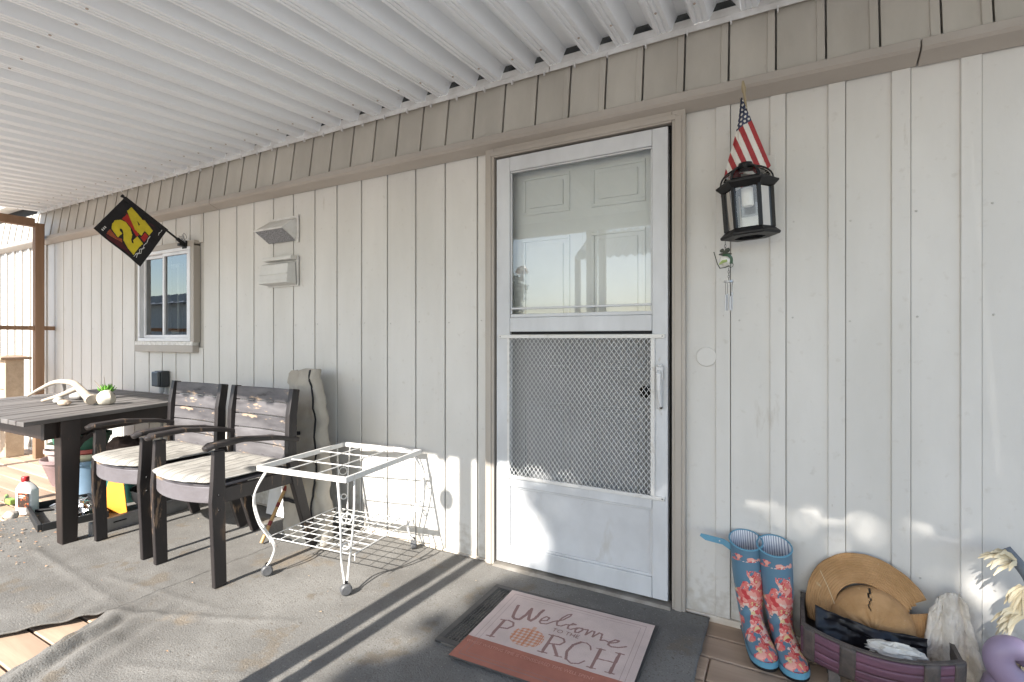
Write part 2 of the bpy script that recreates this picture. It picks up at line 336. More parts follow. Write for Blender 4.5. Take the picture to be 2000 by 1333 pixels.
MB().tube([(-.555, WY+.054, .93), (-.555, WY+.02, .93)], .012).lathe([(.012, 0), (.026, .01), (.028, .022), (.018, .034), (0, .036)], (-.555, WY+.045, .93), 16, (0, -1, 0)).build('door_knob', M_black, inner, smooth=True)
storm = hpart(MB(), 'storm_door', M_alu)
GX0, GX1, GZ0, GZ1 = -1.224, -.514, 1.29, 2.012
y0, y1 = WY-.028, WY+.004
for nm, bx_ in (('stile', (DX0, GX0-.001, DZ0, DZ1)), ('stile', (GX1+.001, DX1, DZ0, DZ1)), ('top_rail', (GX0, GX1, GZ1+.004, DZ1)), ('mid_rail', (GX0, GX1, 1.205, GZ0-.014)), ('bottom_rail', (GX0, GX1, DZ0, .125)), ('lock_rail', (GX0, GX1, .425, .475))):
    MB().box(bx_[0], bx_[1], y0, y1, bx_[2], bx_[3]).build(nm, M_alu, storm, bevel=.003)
MB().box(GX0, GX1, WY-.012, WY-.004, .125, .425).build('kick_panel', M_alup, storm)
b = MB()
for (xa, xb, za, zb) in ((GX0, GX1, .414, .425), (GX0, GX1, .125, .136), (GX0, GX0+.01, .136, .414), (GX1-.01, GX1, .136, .414)): b.box(xa, xb, WY-.019, WY-.0125, za, zb)
b.build('panel_bead', M_alu, storm, bevel=.002)
b = MB()
for (xa, xb, za, zb) in ((GX0, GX1, GZ0-.013, GZ0+.004), (GX0, GX1, GZ0+.027, GZ0+.037), (GX0, GX1, GZ1-.004, GZ1+.003), (GX0, GX0+.007, GZ0+.005, GZ1-.005), (GX1-.007, GX1, GZ0+.005, GZ1-.005)): b.box(xa, xb, WY-.021, WY-.006, za, zb)
b.build('glazing_bead', M_alu, storm, bevel=.002)
pane(GX0+.004, GX1-.004, WY-.013, GZ0+.004, GZ1-.002).build('glass_pane', M_glass, storm)
pane(GX0, GX1, WY-.002, .476, 1.204).build('insect_screen', M_screen, storm)
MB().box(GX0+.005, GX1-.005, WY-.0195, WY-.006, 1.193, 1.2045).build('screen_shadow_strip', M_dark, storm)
b = MB(); px = .0112; pz = .030; zt, zb_ = 1.172, .482; nz_ = int((zt-zb_)/pz*2); XS = GX0-.002
for i in range(int((GX1-GX0+.004)/px)+1):
    pts = [(XS+i*px+(px*.94 if (k+i) % 2 else 0)-px*.47, zb_+k*pz/2) for k in range(nz_+1)]
    for (xa, za), (xb, zb2) in zip(pts[:-1], pts[1:]):
        t = .0011; b.add([(xa-t, WY-.034, za), (xa+t, WY-.034, za), (xb+t, WY-.034, zb2), (xb-t, WY-.034, zb2), (xa-t, WY-.032, za), (xa+t, WY-.032, za), (xb+t, WY-.032, zb2), (xb-t, WY-.032, zb2)], [(0, 1, 2, 3), (7, 6, 5, 4), (0, 3, 7, 4), (1, 5, 6, 2)])
b.build('mesh_guard', mat('pale_mesh_enamel', (.72, .72, .71), rough=.4), storm)
b = MB().box(-1.285, -.458, WY-.037, WY-.0295, 1.172, 1.19).box(-1.285, -.458, WY-.037, WY-.0295, .468, .484).box(GX0-.012, GX0+.002, WY-.0365, WY-.030, .484, 1.172).box(GX1-.004, GX1+.014, WY-.0365, WY-.030, .484, 1.172)
b.build('guard_frame', M_wire, storm, bevel=.0015)
b = MB()
for x in (-1.275, -.468):
    for z in (1.181, .476): b.lathe([(.004, 0), (.003, .002)], (x, WY-.037, z), 8, (0, -1, 0))
b.build('guard_screw', mat('screw_grey', (.3, .3, .3), rough=.4, metal=.8), storm)
MB().box(-.487, -.467, WY-.04, WY-.0285, .865, 1.06).beam([(-.477, WY-.045, 1.035), (-.477, WY-.062, 1.02), (-.476, WY-.064, .95), (-.473, WY-.045, .875)], [.016, .018, .016, .012], .012).box(-.492, -.462, WY-.052, WY-.0285, .995, 1.05).build('handle', mat('handle_grey', (.6, .6, .6), rough=.3), storm, bevel=.003)
MB().lathe([(.007, 0), (.006, .004), (0, .004)], (-.472, WY-.041, .873), 10, (0, -1, 0)).build('handle_tip', M_black, storm)
# round cover plate right of the door
hpart(MB().lathe([(.041, 0), (.041, .003), (.039, .005), (0, .0055)], (-.293, WY-.0005, 1.094), 40, (0, -1, 0)), 'round_cover', M_wall, smooth=True)
# --- slider window
win = hpart(MB(), 'slider_window', M_vinyl)
yo, yi = WY-.045, WY+.03
def frame(b, x0, x1, z0, z1, t, ya, yb):
    return b.box(x0, x1, ya, yb, z0, z0+t).box(x0, x1, ya, yb, z1-t, z1).box(x0, x0+t, ya, yb, z0+t, z1-t).box(x1-t, x1, ya, yb, z0+t, z1-t)
frame(MB(), WX0, WX1, WZ0, WZ1, .026, yo, yi).build('frame', M_vinyl, win, bevel=.003)
frame(MB(), WX0+.027, -4.395, WZ0+.027, WZ1-.027, .024, WY-.012, WY+.012).build('sash', M_vinyl, win, bevel=.002)
frame(MB(), -4.425, WX1-.027, WZ0+.027, WZ1-.027, .024, WY-.040, WY-.014).build('sash', M_vinyl, win, bevel=.002)
pane(WX0+.05, -4.418, WY, WZ0+.05, WZ1-.05).build('glass_pane', M_wglass, win)
pane(-4.402, WX1-.05, WY-.027, WZ0+.05, WZ1-.05).build('glass_pane', M_wglass, win)
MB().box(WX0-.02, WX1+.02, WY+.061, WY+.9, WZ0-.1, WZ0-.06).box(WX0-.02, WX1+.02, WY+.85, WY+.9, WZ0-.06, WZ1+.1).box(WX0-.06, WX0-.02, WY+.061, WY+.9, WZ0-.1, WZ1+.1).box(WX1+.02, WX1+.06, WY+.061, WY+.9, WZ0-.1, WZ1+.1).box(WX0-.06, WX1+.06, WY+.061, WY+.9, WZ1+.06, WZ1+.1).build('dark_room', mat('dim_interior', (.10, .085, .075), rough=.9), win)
frame(MB(), -4.66, -4.45, 1.21, 1.80, .03, WY+.10, WY+.13).build('inner_frame', mat('beige_inner_frame', (.5, .48, .45)), win)
MB().box(WX1+.002, WX1+.045, WY-.042, WY+.01, WZ0-.01, WZ1+.02).box(WX0-.03, WX1+.045, WY-.040, WY+.01, WZ1+.002, WZ1+.045).build('window_casing', M_trim, win, bevel=.003)
MB().box(WX0-.045, WX1+.045, WY-.05, WY+.005, WZ0-.088, WZ0-.032).build('window_sill', M_trim, win, bevel=.004)
b = MB().box(WX0-.04, WX1+.04, WY-.047, WY, WZ0-.0315, WZ0-.002)
for k in range(9): b.lathe([(.006, 0), (.004, .003)], (WX0+.02+k*.093, WY-.0475, WZ0-.016), 8, (0, -1, 0))
b.build('caulk_strip', mat('lumpy_caulk', (.7, .68, .64), (.5, .47, .43), 30, rough=.6, bump=.5), win)

# ================================================================== AWNING: roof pans, gutter, beam, posts
awn = thing('porch_awning', 'white corrugated metal awning roof over the porch', 'awning', (0, WY, 2.49))
ZW, ZE, YE = 2.492, 2.335, -.38                             # underside height at wall / at free edge
prof = [(0, 0), (.012, 0), (.015, .004), (.019, .004), (.022, 0), (.034, 0), (.037, .004), (.041, .004), (.044, 0), (.057, 0), (.084, .058), (.123, .058), (.150, .002)]
prof += [(.150+.0, .0), (.162, 0), (.165, .004), (.169, .004), (.172, 0), (.184, 0), (.187, .004), (.191, .004), (.194, 0), (.209, 0), (.240, .060), (.293, .060), (.3325, .002)]
prof = [p for i, p in enumerate(prof) if i == 0 or p != prof[i-1]]
b = MB(); n = len(prof)
b.add([(x, 0, z) for x, z in prof]+[(x, YE-WY+.03, z+ZE-ZW) for x, z in prof], [(k, k+1, n+k+1, n+k) for k in range(n-1)])
pan0 = b.build('roof_pan', M_pan, awn, solid=.0012)
xs = -.043-.113; k0 = -20
for k in range(k0, 5):
    o = pan0 if k == k0 else pan0.copy()
    if k != k0: COL.objects.link(o)
    o.parent = awn; o.location = (xs+k*.333, -.030, .002); o.rotation_euler = (0, R(rng.uniform(-.25, .25)), 0)
XA0, XA1 = xs+k0*.333, xs+5*.333
def apart(b, name, m, **k): o = b.build(name, m, awn, **k); o.location = (0, -WY, -2.49); return o
for xa, xb in ((XA0, -2.62), (-2.616, -1.005), (-1.0, XA1)):
    apart(profile_x([(WY-.008, 2.486), (WY-.034, 2.489), (WY-.036, 2.484), (WY-.034, 2.462), (WY-.030, 2.462), (WY-.028, 2.478), (WY-.008, 2.476)], xa, xb), 'gutter_strip', M_gut)
x = XA0+.08; cl0 = MB().box(0, .006, WY-.041, WY-.030, 2.447, 2.470); cl0 = apart(cl0, 'gutter_clip', M_gut); cl0.location.x = x
while x < XA1-.2: x += .1665+rng.uniform(-.012, .012); o = cl0.copy(); COL.objects.link(o); o.location.x = x; o.location.z += rng.uniform(-.003, .003)
apart(MB().box(XA0, XA1, -.16, -.07, 2.205, 2.332), 'front_beam', M_gut, bevel=.004)
for x in (-6.5, -1.63, 1.35):
    apart(MB().box(x-.042, x+.042, -.157, -.073, -.02, 2.2045), 'front_post', M_post, bevel=.004)
apart(MB().box(-1.555, -1.495, -.145, -.085, -.02, 2.2045), 'front_post', M_post, bevel=.004)  # slim unseen post added to cast a second shadow band by the door
apart(MB().box(-6.536, -6.464, 2.084, 2.156, -.02, 2.31), 'corner_post', M_post, bevel=.005)
apart(MB().box(-6.535, -6.465, -.15, 2.0835, 2.27, 2.35), 'end_header', M_post, bevel=.004)
apart(MB().box(-6.522, -6.478, -.15, 2.0835, 1.255, 1.295).box(-6.522, -6.478, 2.1565, 2.24, 1.255, 1.295), 'end_rail', M_post, bevel=.003)

b = MB()
for k in range(k0, 5):
    for yy in (2.05, .9, -.25):
        for xx in (.028, .18): b.lathe([(.006, 0), (.0045, -.003)], (xs+k*.333+xx+rng.uniform(-.004, .004), yy+rng.uniform(-.02, .02), ZW+(yy-WY)*(ZW-ZE)/(WY-YE)-.0005), 6)
o = apart(b, 'roof_screws', mat('rusty_screw', (.45, .38, .32), rough=.7)); o['kind'] = 'stuff'
apart(MB().box(XA0, XA1, WY-.029, WY-.026, 2.489, 2.522), 'closure_strip', M_gut)
# ================================================================== CARPET on the deck (two pieces, split by a wedge-shaped gap)
def wrinkle(x, y):
    z = .010+.0035*fbm(x, y, 0, 2.2)+.0018*fbm(x, y, 3, 9)
    d = math.hypot(x+2.40, (y-.80)*.7)                       # rucked-up corner beside the gap
    z += .035*math.exp(-(d/.20)**2)*(.5+.5*math.sin((x*.8+y*.35)*58+fbm(x, y, 1, 4)*2))
    for (ax, ay, bx_, by, h, wd) in ((-2.52, 1.04, -1.75, 1.38, .007, .018), (-2.05, .9, -1.2, 1.25, .004, .02), (-2.9, 1.2, -2.1, 1.28, .004, .016), (-3.6, 1.16, -2.6, 1.10, .006, .02)):
        t = max(0, min(1, ((x-ax)*(bx_-ax)+(y-ay)*(by-ay))/((bx_-ax)**2+(by-ay)**2))); q = math.hypot(x-ax-t*(bx_-ax), y-ay-t*(by-ay))
        z += h*math.exp(-(q/wd)**2)*(1-.5*t)
    return max(.004, z)
def gapx(y, side):
    """edge of each carpet piece along the split at x = -2.52"""
    if y > 1.04: return -2.5215
    return -2.52+(-.67 if side < 0 else .43)*(1.04-y)
def carpet(x0, x1, side, name, label):
    def fn(u, v):
        y = -.7+v*(2.225+.7); e = .006*fbm(0, y, side*5, 9)
        a = x0+(.0 if side > 0 else 0); 
        if side < 0: xa, xb = x0+.02*fbm(1, y, 9, 2), gapx(y, -1)+e
        else: xa, xb = gapx(y, 1)+.003+e, x1+.006*fbm(2, y, 4, 8)
        x = xa+u*(xb-xa); return (x, y, wrinkle(x, y))
    b = MB().grid(fn, 170, 220); o = b.build(name, M_carpet, smooth=True, solid=.006); return tag(o, label, 'carpet')
carpet(-4.35, 0, -1, 'carpet', 'grey outdoor carpet piece under the table and chairs, left of the torn gap')
carpet(0, -.275, 1, 'carpet', 'rumpled grey outdoor carpet piece in front of the door and wire cart')

# ================================================================== DOOR MATS
M_rub = mat('black_rubber', (.045, .042, .04), (.07, .065, .06), 8, rough=.7)
rm = thing('rubber_mat', 'black perforated rubber mat lying under the welcome mat', 'mat', (-.81, 1.79, .0135), R(1))
MB().box(-.372, .372, -.243, .243, 0, .007).build('base', mat('dusty_rubber', (.17, .155, .13), (.09, .082, .07), 12, rough=.85, spots=[((.03, .028, .026), 7, .53, (1, 1, 1))]), rm, bevel=.002)
frame(MB(), -.372, .372, -.012, .012, .0, 0, 0)
b = MB()
for x0, x1, y0_, y1_ in ((-.372, .372, -.243, -.215), (-.372, .372, .215, .243), (-.372, -.344, -.215, .215), (.344, .372, -.215, .215)): b.box(x0, x1, y0_, y1_, .0072, .011)
b.build('rim', M_rub, rm, bevel=.002)
b = MB()
for i in range(50):
    for j in range(34):
        x = -.338+i*.0138; y = -.208+j*.0126
        b.box(x-.0035, x+.0035, y-.004, y+.004, .0071, .0098)
o = b.build('nubs', M_rub, rm); o['kind'] = 'stuff'
MW, MD = .632, .518
wm = thing('welcome_mat', 'faded pink welcome mat with plaid pumpkin and red lower band', 'mat', (-.76, 1.748, .0245), R(2.2))
MATC = {'pink': (.62, .50, .455), 'brown': (.30, .185, .165), 'red': (.40, .165, .12), 'or': (.56, .24, .14), 'orl': (.60, .36, .26), 'redl': (.60, .30, .23), 'line': (.44, .33, .30)}
mm = [mat('mat_'+k, c, tuple(q*.84 for q in c), 7, rough=.95, bump=.5, bscale=300, spec=.1) for k, c in MATC.items()]; MI = {k: i for i, k in enumerate(MATC)}
STRK = [  # (half width, points) in mat fractions (across, down)
 (.0105, [(.129, .206), (.142, .307), (.155, .373), (.177, .395), (.208, .386), (.223, .305), (.226, .2)]), (.0105, [(.226, .2), (.246, .299), (.259, .354), (.279, .364), (.294, .316), (.297, .231), (.304, .18)]),
 (.006, [(.333, .33), (.371, .302), (.374, .262), (.351, .255), (.333, .299), (.333, .344), (.349, .363), (.382, .348), (.411, .295), (.46, .24), (.488, .165), (.487, .135), (.468, .155), (.447, .22), (.435, .297), (.448, .332), (.474, .325), (.496, .287)]),
 (.006, [(.496, .287), (.514, .285), (.553, .258), (.531, .252), (.514, .299), (.518, .334), (.540, .336), (.563, .304), (.579, .290), (.567, .325), (.572, .356), (.593, .349), (.608, .308), (.602, .283), (.579, .29), (.616, .291)]),
 (.006, [(.616, .291), (.638, .283), (.639, .353), (.664, .282), (.680, .284), (.684, .356), (.71, .285), (.729, .289), (.737, .37), (.762, .355), (.795, .372), (.829, .344), (.839, .317), (.817, .316), (.793, .356), (.789, .399), (.812, .411), (.851, .396), (.89, .36)]),
 (.0045, [(.100, .682), (.152, .676)]), (.0095, [(.128, .68), (.126, .45)]), (.0045, [(.1, .451), (.157, .436)]), (.0065, [(.150, .436), (.190, .447), (.204, .489), (.184, .537), (.135, .552)]),
 (.0045, [(.440, .686), (.497, .680)]), (.0095, [(.468, .682), (.464, .468)]), (.0045, [(.440, .47), (.5, .463)]), (.0065, [(.495, .463), (.535, .473), (.552, .505), (.535, .552), (.475, .570)]), (.0095, [(.502, .574), (.556, .675)]), (.0045, [(.545, .683), (.585, .677)]),
 (.0085, [(.640, .452), (.606, .51), (.594, .60), (.612, .68)]), (.0045, [(.640, .452), (.672, .445), (.700, .468), (.714, .512)]), (.005, [(.612, .68), (.65, .71), (.69, .69), (.712, .645)]),
 (.0045, [(.737, .694), (.785, .691)]), (.0095, [(.761, .693), (.764, .472)]), (.0045, [(.740, .472), (.79, .468)]), (.0045, [(.842, .692), (.89, .688)]), (.0095, [(.866, .69), (.872, .46)]), (.0045, [(.85, .462), (.897, .457)]), (.0045, [(.765, .582), (.868, .573)])]
NU, NV = 300, 246
us = (np.arange(NU)+.5)/NU; vs2 = (np.arange(NV)+.5)/NV; UU, VV = np.meshgrid(us, vs2); XX, YY = UU*MW, VV*MD
IDX = np.zeros_like(UU, int); IDX[VV > .735] = MI['red']
for a in (.045, .075):
    e = np.minimum(np.minimum(UU-a, 1-a-UU)*MW, np.minimum(VV-a*1.1, 1-a*1.1-VV)*MD); IDX[(np.abs(e) < .0016) & (VV <= .735)] = MI['line']; IDX[(np.abs(e) < .0016) & (VV > .735)] = MI['brown']
pu, pv = (UU-.331)/.103, (VV-.572)/.112
inside = (np.abs(pu)**2.3+np.abs(pv)**2.3 < 1) & (VV < .735); ribs = np.abs(np.sin(np.arcsin(np.clip(pu, -1, 1))*3.2)) < .16
chk = ((np.floor(pu*6.5+.3*pv*pv) % 2)+(np.floor(pv*6.5) % 2))
IDX[inside] = np.where(chk[inside] == 0, MI['or'], np.where(chk[inside] == 1, MI['orl'], MI['pink'])); IDX[inside & ribs] = MI['or']
IDX[(np.abs(UU-.335-.03*(VV-.45)) < .012) & (VV > .425) & (VV < .472)] = MI['orl']
for hw, pts in STRK:
    dm = np.full(UU.shape, 9.)
    for (a, c), (e, f) in zip(pts[:-1], pts[1:]):
        ax, ay, bx_, by = a*MW, c*MD, e*MW, f*MD; L2 = (bx_-ax)**2+(by-ay)**2+1e-9
        t = np.clip(((XX-ax)*(bx_-ax)+(YY-ay)*(by-ay))/L2, 0, 1); dm = np.minimum(dm, np.hypot(XX-ax-t*(bx_-ax), YY-ay-t*(by-ay)))
    IDX[dm < hw*.62] = MI['brown']
b = MB().grid(lambda u, v: ((u-.5)*MW, (.5-v)*MD, .0078+.0009*fbm(u, v, 0, 6)), NU, NV); b.m = IDX.ravel().tolist()
b.build('printed_top', mm, wm, smooth=True)
MB().box(-MW/2, MW/2, -MD/2, MD/2, 0, .0066).build('backing', M_rub, wm, bevel=.002)
def text(body, size, loc, m, parent, name, rot=(0, 0, 0), sx=1.):
    cu = bpy.data.curves.new(name, 'FONT'); cu.body = body; cu.size = size; cu.align_x = 'CENTER'; cu.align_y = 'CENTER'; cu.resolution_u = 2
    t = bpy.data.objects.new(name, cu); COL.objects.link(t); dg = bpy.context.evaluated_depsgraph_get()
    me = bpy.data.meshes.new_from_object(t.evaluated_get(dg)); bpy.data.objects.remove(t)
    me.materials.clear(); me.materials.append(m); o = bpy.data.objects.new(name, me); COL.objects.link(o); o.parent = parent
    o.location = loc; o.rotation_euler = rot; o.scale = (sx, 1, 1); return o
text('TO THE', .034, ((.527-.5)*MW, (.5-.404)*MD, .0092), mm[MI['brown']], wm, 'small_lettering', (0, 0, R(-1)), .92)
text('WHERE WASTING TIME IS CONSIDERED TIME WELL SPENT', .0235, (-.055, (.5-.80)*MD, .0092), mm[MI['redl']], wm, 'band_lettering', (0, 0, 0), .80)

# ================================================================== CHAIRS
def make_chair(label):
    t = thing('patio_armchair', label, 'chair', group='worn slatted patio armchairs along the wall')
    for s in (-1, 1):
        x = .2525*s
        MB().beam([(x, .012, 0), (x, .004, .25), (x, .0, .40), (x, .004, .52), (x, .006, .636)], [.026, .028, .030, .028, .026], [.058, .062, .066, .058, .052]).build('front_leg', M_chair, t, bevel=.004)
        MB().beam([(x, .54, 0), (x, .48, .2), (x, .425, .40), (x, .395, .55), (x, .40, .75), (x, .42, .885)], .034, [.05, .055, .06, .055, .05, .045]).build('back_leg', M_chair, t, bevel=.004)
        MB().beam([(x, -.06, .648), (x, -.03, .662), (x, .12, .668), (x, .3, .645), (x, .44, .612)], [.035, .062, .062, .055, .045], .024).build('armrest', M_chair, t, bevel=.008)
        MB().box(x-.012, x+.012, .033, .40, .385, .455).build('side_rail', M_chair, t, bevel=.003)
        b = MB()
        for z in (.36, .43): b.lathe([(.006, 0), (.004, .003), (0, .0035)], (x+.0185*s, .0, z), 10, (s, 0, 0))
        b.build('bolt', M_black, t)
    n = 10; pts = [(-.235+.47*i/n, -.005-.05*(1-(2*i/n-1)**2), .428) for i in range(n+1)]
    MB().beam(pts, .075, .022, up=(0, 0, 1)).build('front_rail', M_rail, t, bevel=.003)
    MB().box(-.235, .235, .402, .425, .385, .45).build('back_rail', M_chair, t, bevel=.003)
    MB().prism([(-.235, .02), (.235, .02), (.235, .40), (-.235, .40)], .456, .468).prism([(p[0], p[1]+.0) for p in pts]+[(.235, .019), (-.235, .019)], .4665, .4755).build('seat_board', M_rail, t, bevel=.002)
    zs = [.495, .573, .651, .729, .807]
    for z in zs:
        yb = lambda z_: .396+(z_-.55)*.07
        pp = [(-.236+.472*i/8, yb(z+.037)+.018*(1-(2*i/8-1)**2), z+.037) for i in range(9)]
        MB().beam(pp, .073 if z < .82 else .082, .016, up=(0, .07, 1)).build('back_slat', M_slat, t, bevel=.003)
    def cf(top):
        def fn(u, v):
            a, c = 2*u-1, 2*v-1; e = (1-abs(a)**7)*(1-abs(c)**7); x = a*.238; y = .180+c*.217
            if c < 0: y -= .045*(1-a*a)*min(1, -c)
            z = .492+((.026+.006*fbm(x, y, 7, 5))*e**.5+.008*fbm(x, y, 2, 9)*e if top else -.014*e**.5)
            return (x, y, z)
        return fn
    MB().grid(cf(1), 30, 30).grid(cf(0), 30, 30).build('seat_cushion', M_cush, t, smooth=True, sharp=80)
    b = MB()
    for s in (1, -1):
        pth = [(.238*s*math.cos(a)*(1 if abs(math.cos(a)) > .99 else 1), 0, 0) for a in (0,)]
    b.tube([(-.238, .39, .492), (-.238, 0, .492), (-.12, -.07, .492), (0, -.083, .492), (.12, -.07, .492), (.238, 0, .492), (.238, .39, .492)], .004, 6)
    b.build('cushion_piping', mat('grey_piping', (.5, .48, .44), rough=.8), t, smooth=True)
    return t
ch2 = make_chair('worn dark slatted armchair nearest the white wire cart'); ch2.location = (-2.575, 1.392, .014)
ch1 = copy_tree(ch2); ch1['label'] = 'worn dark slatted armchair beside the table'; ch1.location = (-3.208, 1.392, .014)

# ================================================================== TABLE
tb = thing('patio_table', 'long weathered wooden slat table with dark legs', 'table', (0, 0, 0))
A, B_, C_, D_ = Vector((-3.46, 1.07)), Vector((-3.80, 2.165)), Vector((-5.25, 2.165)), Vector((-4.95, 1.05)); TZ = .735
N = 15
def edge(k, v):                                             # slat boundary k/N across, v along
    a = A.lerp(D_, k); c = B_.lerp(C_, k); return a.lerp(c, v)
for k in range(N):
    k0_, k1_ = (k+.04)/N, (k+.96)/N; q = [edge(k0_, 0), edge(k1_, 0), edge(k1_, 1), edge(k0_, 1)]
    MB().prism([(p.x, p.y) for p in q], TZ-.024, TZ+rng.uniform(-.001, .001)).build('table_slat', M_ttop, tb, bevel=.003)
ins = lambda k, v, z: Vector((*edge(k, v), z))
for nm, a, c in (('apron', (.05, .1), (.05, .95)), ('apron', (.93, .1), (.93, .95)), ('apron', (.06, .12), (.92, .12)), ('apron', (.06, .93), (.92, .93))):
    MB().beam([ins(*a, TZ-.075), ins(*c, TZ-.075)], .095, .025, up=(0, 0, 1)).build(nm, M_tleg, tb, bevel=.003)
for k, v in ((.045, .21), (.045, .88), (.92, .21), (.92, .88)):
    p = ins(k, v, 0); MB().beam([(p.x, p.y, .0), (p.x, p.y, TZ-.13), (p.x, p.y, TZ-.026)], [.07, .092, .092], [.07, .092, .092]).build('leg', M_tleg, tb, bevel=.004)
    q = edge(k, v+.13 if v < .5 else v-.13)
    MB().beam([(p.x, p.y, TZ-.25), (.5*(p.x+q.x), .5*(p.y+q.y), TZ-.16), (q.x, q.y, TZ-.124)], .035, .03).build('corner_brace', M_tleg, tb, bevel=.003)
# things on the table
ant = thing('deer_antler', 'bleached forked deer antler lying on the table', 'antler', (-4.35, 1.58, TZ+.002))
M_bone = mat('bleached_bone', (.46, .40, .33), (.35, .29, .23), 16, rough=.6, bump=.2, bscale=60)
def smooth_path(pts, n=6):
    P = [Vector(p) for p in pts]; out = []
    for i in range(len(P)-1):
        p0, p1, p2, p3 = P[max(i-1, 0)], P[i], P[i+1], P[min(i+2, len(P)-1)]
        for k in range(n):
            t = k/n; out.append(.5*((2*p1)+(-p0+p2)*t+(2*p0-5*p1+4*p2-p3)*t*t+(-p0+3*p1-3*p2+p3)*t**3))
    return out+[P[-1]]
pth = smooth_path([(-.52, -.05, .015), (-.36, -.03, .075), (-.2, 0, .125), (0, .02, .125), (.18, .0, .085), (.38, -.03, .04)])
MB().tube(pth, [.008+.020*i/(len(pth)-1) for i in range(len(pth))], 10).build('main_beam', M_bone, ant, smooth=True)
pt2 = smooth_path([(.12, .0, .095), (.04, -.06, .05), (-.07, -.12, .012)]); MB().tube(pt2, [.02-.011*i/(len(pt2)-1) for i in range(len(pt2))], 10).build('tine', M_bone, ant, smooth=True)
pt2 = smooth_path([(-.12, .01, .122), (-.16, .03, .07), (-.22, .03, .02)]); MB().tube(pt2, [.014-.009*i/(len(pt2)-1) for i in range(len(pt2))], 10).build('tine', mat('grey_bone', (.3, .28, .27)), ant, smooth=True)
MB().lathe([(.0, -.012), (.03, -.010), (.037, 0), (.03, .012), (0, .013)], (.395, -.03, .04), 16, (.9, -.1, -.2)).build('burr', M_bone, ant, smooth=True)
def stone(c, size, seed, label, col, name='stone'):
    b = MB(); crumple(b, c, size, seed, 12, .16, 1.3, c[2]-size[2]*.85); o = b.build(name, mat('stone_%d' % int(seed*10), col, tuple(q*.7 for q in col), 20, rough=.8, bump=.4), smooth=True, sharp=70)
    return tag(o, label, 'stone')
stone((-3.93, 1.62, TZ+.045), (.062, .05, .05), 3, 'round whitish stone at the thick end of the antler', (.62, .57, .47))
stone((-4.28, 1.50, TZ+.02), (.04, .03, .022), 5, 'small grey pebble under the antler fork', (.34, .33, .31))
stone((-4.12, 1.47, TZ+.018), (.05, .03, .02), 6, 'small tan pebble in front of the antler', (.5, .39, .3))
stone((-4.45, 1.66, TZ+.028), (.085, .035, .03), 8, 'long grey driftwood-like stone behind the antler', (.36, .34, .32))
suc = thing('succulent', 'small bright green succulent in a dark pot behind the antler', 'plant', (-4.35, 1.80, TZ+.002)); suc.scale = (.7, .7, .62)
MB().lathe([(.05, 0), (.065, .05), (.06, .055), (0, .05)], (0, 0, 0), 20).build('pot', mat('dark_pot', (.12, .08, .065)), suc, smooth=True)
M_suc = mat('succulent_green', (.17, .40, .05), (.10, .27, .03), 14, rough=.5)
for k in range(22):
    a = k*2.4; e = .35+.9*(k/22); b = MB(); d = Vector((math.cos(a)*math.cos(e), math.sin(a)*math.cos(e), math.sin(e))); p0 = Vector((0, 0, .055))
    strip(b, [p0, p0+d*.04, p0+d*.075+Vector((0, 0, .01)), p0+d*.095+Vector((0, 0, .025))], [.02, .034, .026, .003], Vector((0, 0, 1))-d*.5, cup=.2)
    b.build('leaf', M_suc, suc, smooth=True, solid=.004)
b = MB(); b.tube([(-.04, 0, .05), (-.10, -.02, .13), (-.17, -.04, .20)], [.005, .004, .002]).tube([(-.02, 0, .05), (-.04, 0, .16), (-.06, .0, .25)], [.004, .003, .002]).build('dry_stick', mat('dry_twig', (.3, .22, .15)), suc)

# ================================================================== WIRE CART
cart = thing('wire_cart', 'white scrollwork wire serving cart on casters against the wall', 'cart', (-2.01, 1.872, .014), R(6))
hx, hy, zt = .272, .305, .542
for x0, x1, y0_, y1_ in ((-hx, hx, -hy, -hy+.012), (-hx, hx, hy-.012, hy), (-hx, -hx+.012, -hy+.0125, hy-.0125), (hx-.012, hx, -hy+.0125, hy-.0125)):
    MB().box(x0, x1, y0_, y1_, zt-.026, zt).build('top_frame', M_wire, cart, bevel=.002)
for k in (1, 2):
    x = -hx+2*hx*k/3; y = -hy+2*hy*k/3
    MB().tube([(x, -hy+.006, zt-.006), (x, hy-.006, zt-.006)], .0032, 8).build('top_wire', M_wire, cart, smooth=True)
    MB().tube([(-hx+.006, y, zt-.0125), (hx-.006, y, zt-.0125)], .0032, 8).build('top_wire', M_wire, cart, smooth=True)
shx, shy, sz = .262, .235, .175
for k in range(8):
    x = -shx+2*shx*k/7; MB().tube([(x, -shy, sz-.03), (x, -shy, sz), (x, shy, sz), (x, shy, sz-.03)] if k in (0, 7) else [(x, -shy, sz), (x, shy, sz)], .0026, 6).build('shelf_wire', M_wire, cart)
for k in range(9):
    y = -shy+2*shy*k/8; MB().tube([(-shx, y, sz-.005), (shx, y, sz-.005)], .0026, 6).build('shelf_wire', M_wire, cart)
M_cast = mat('grey_caster_rubber', (.06, .06, .065), (.10, .10, .10), 20, rough=.5)
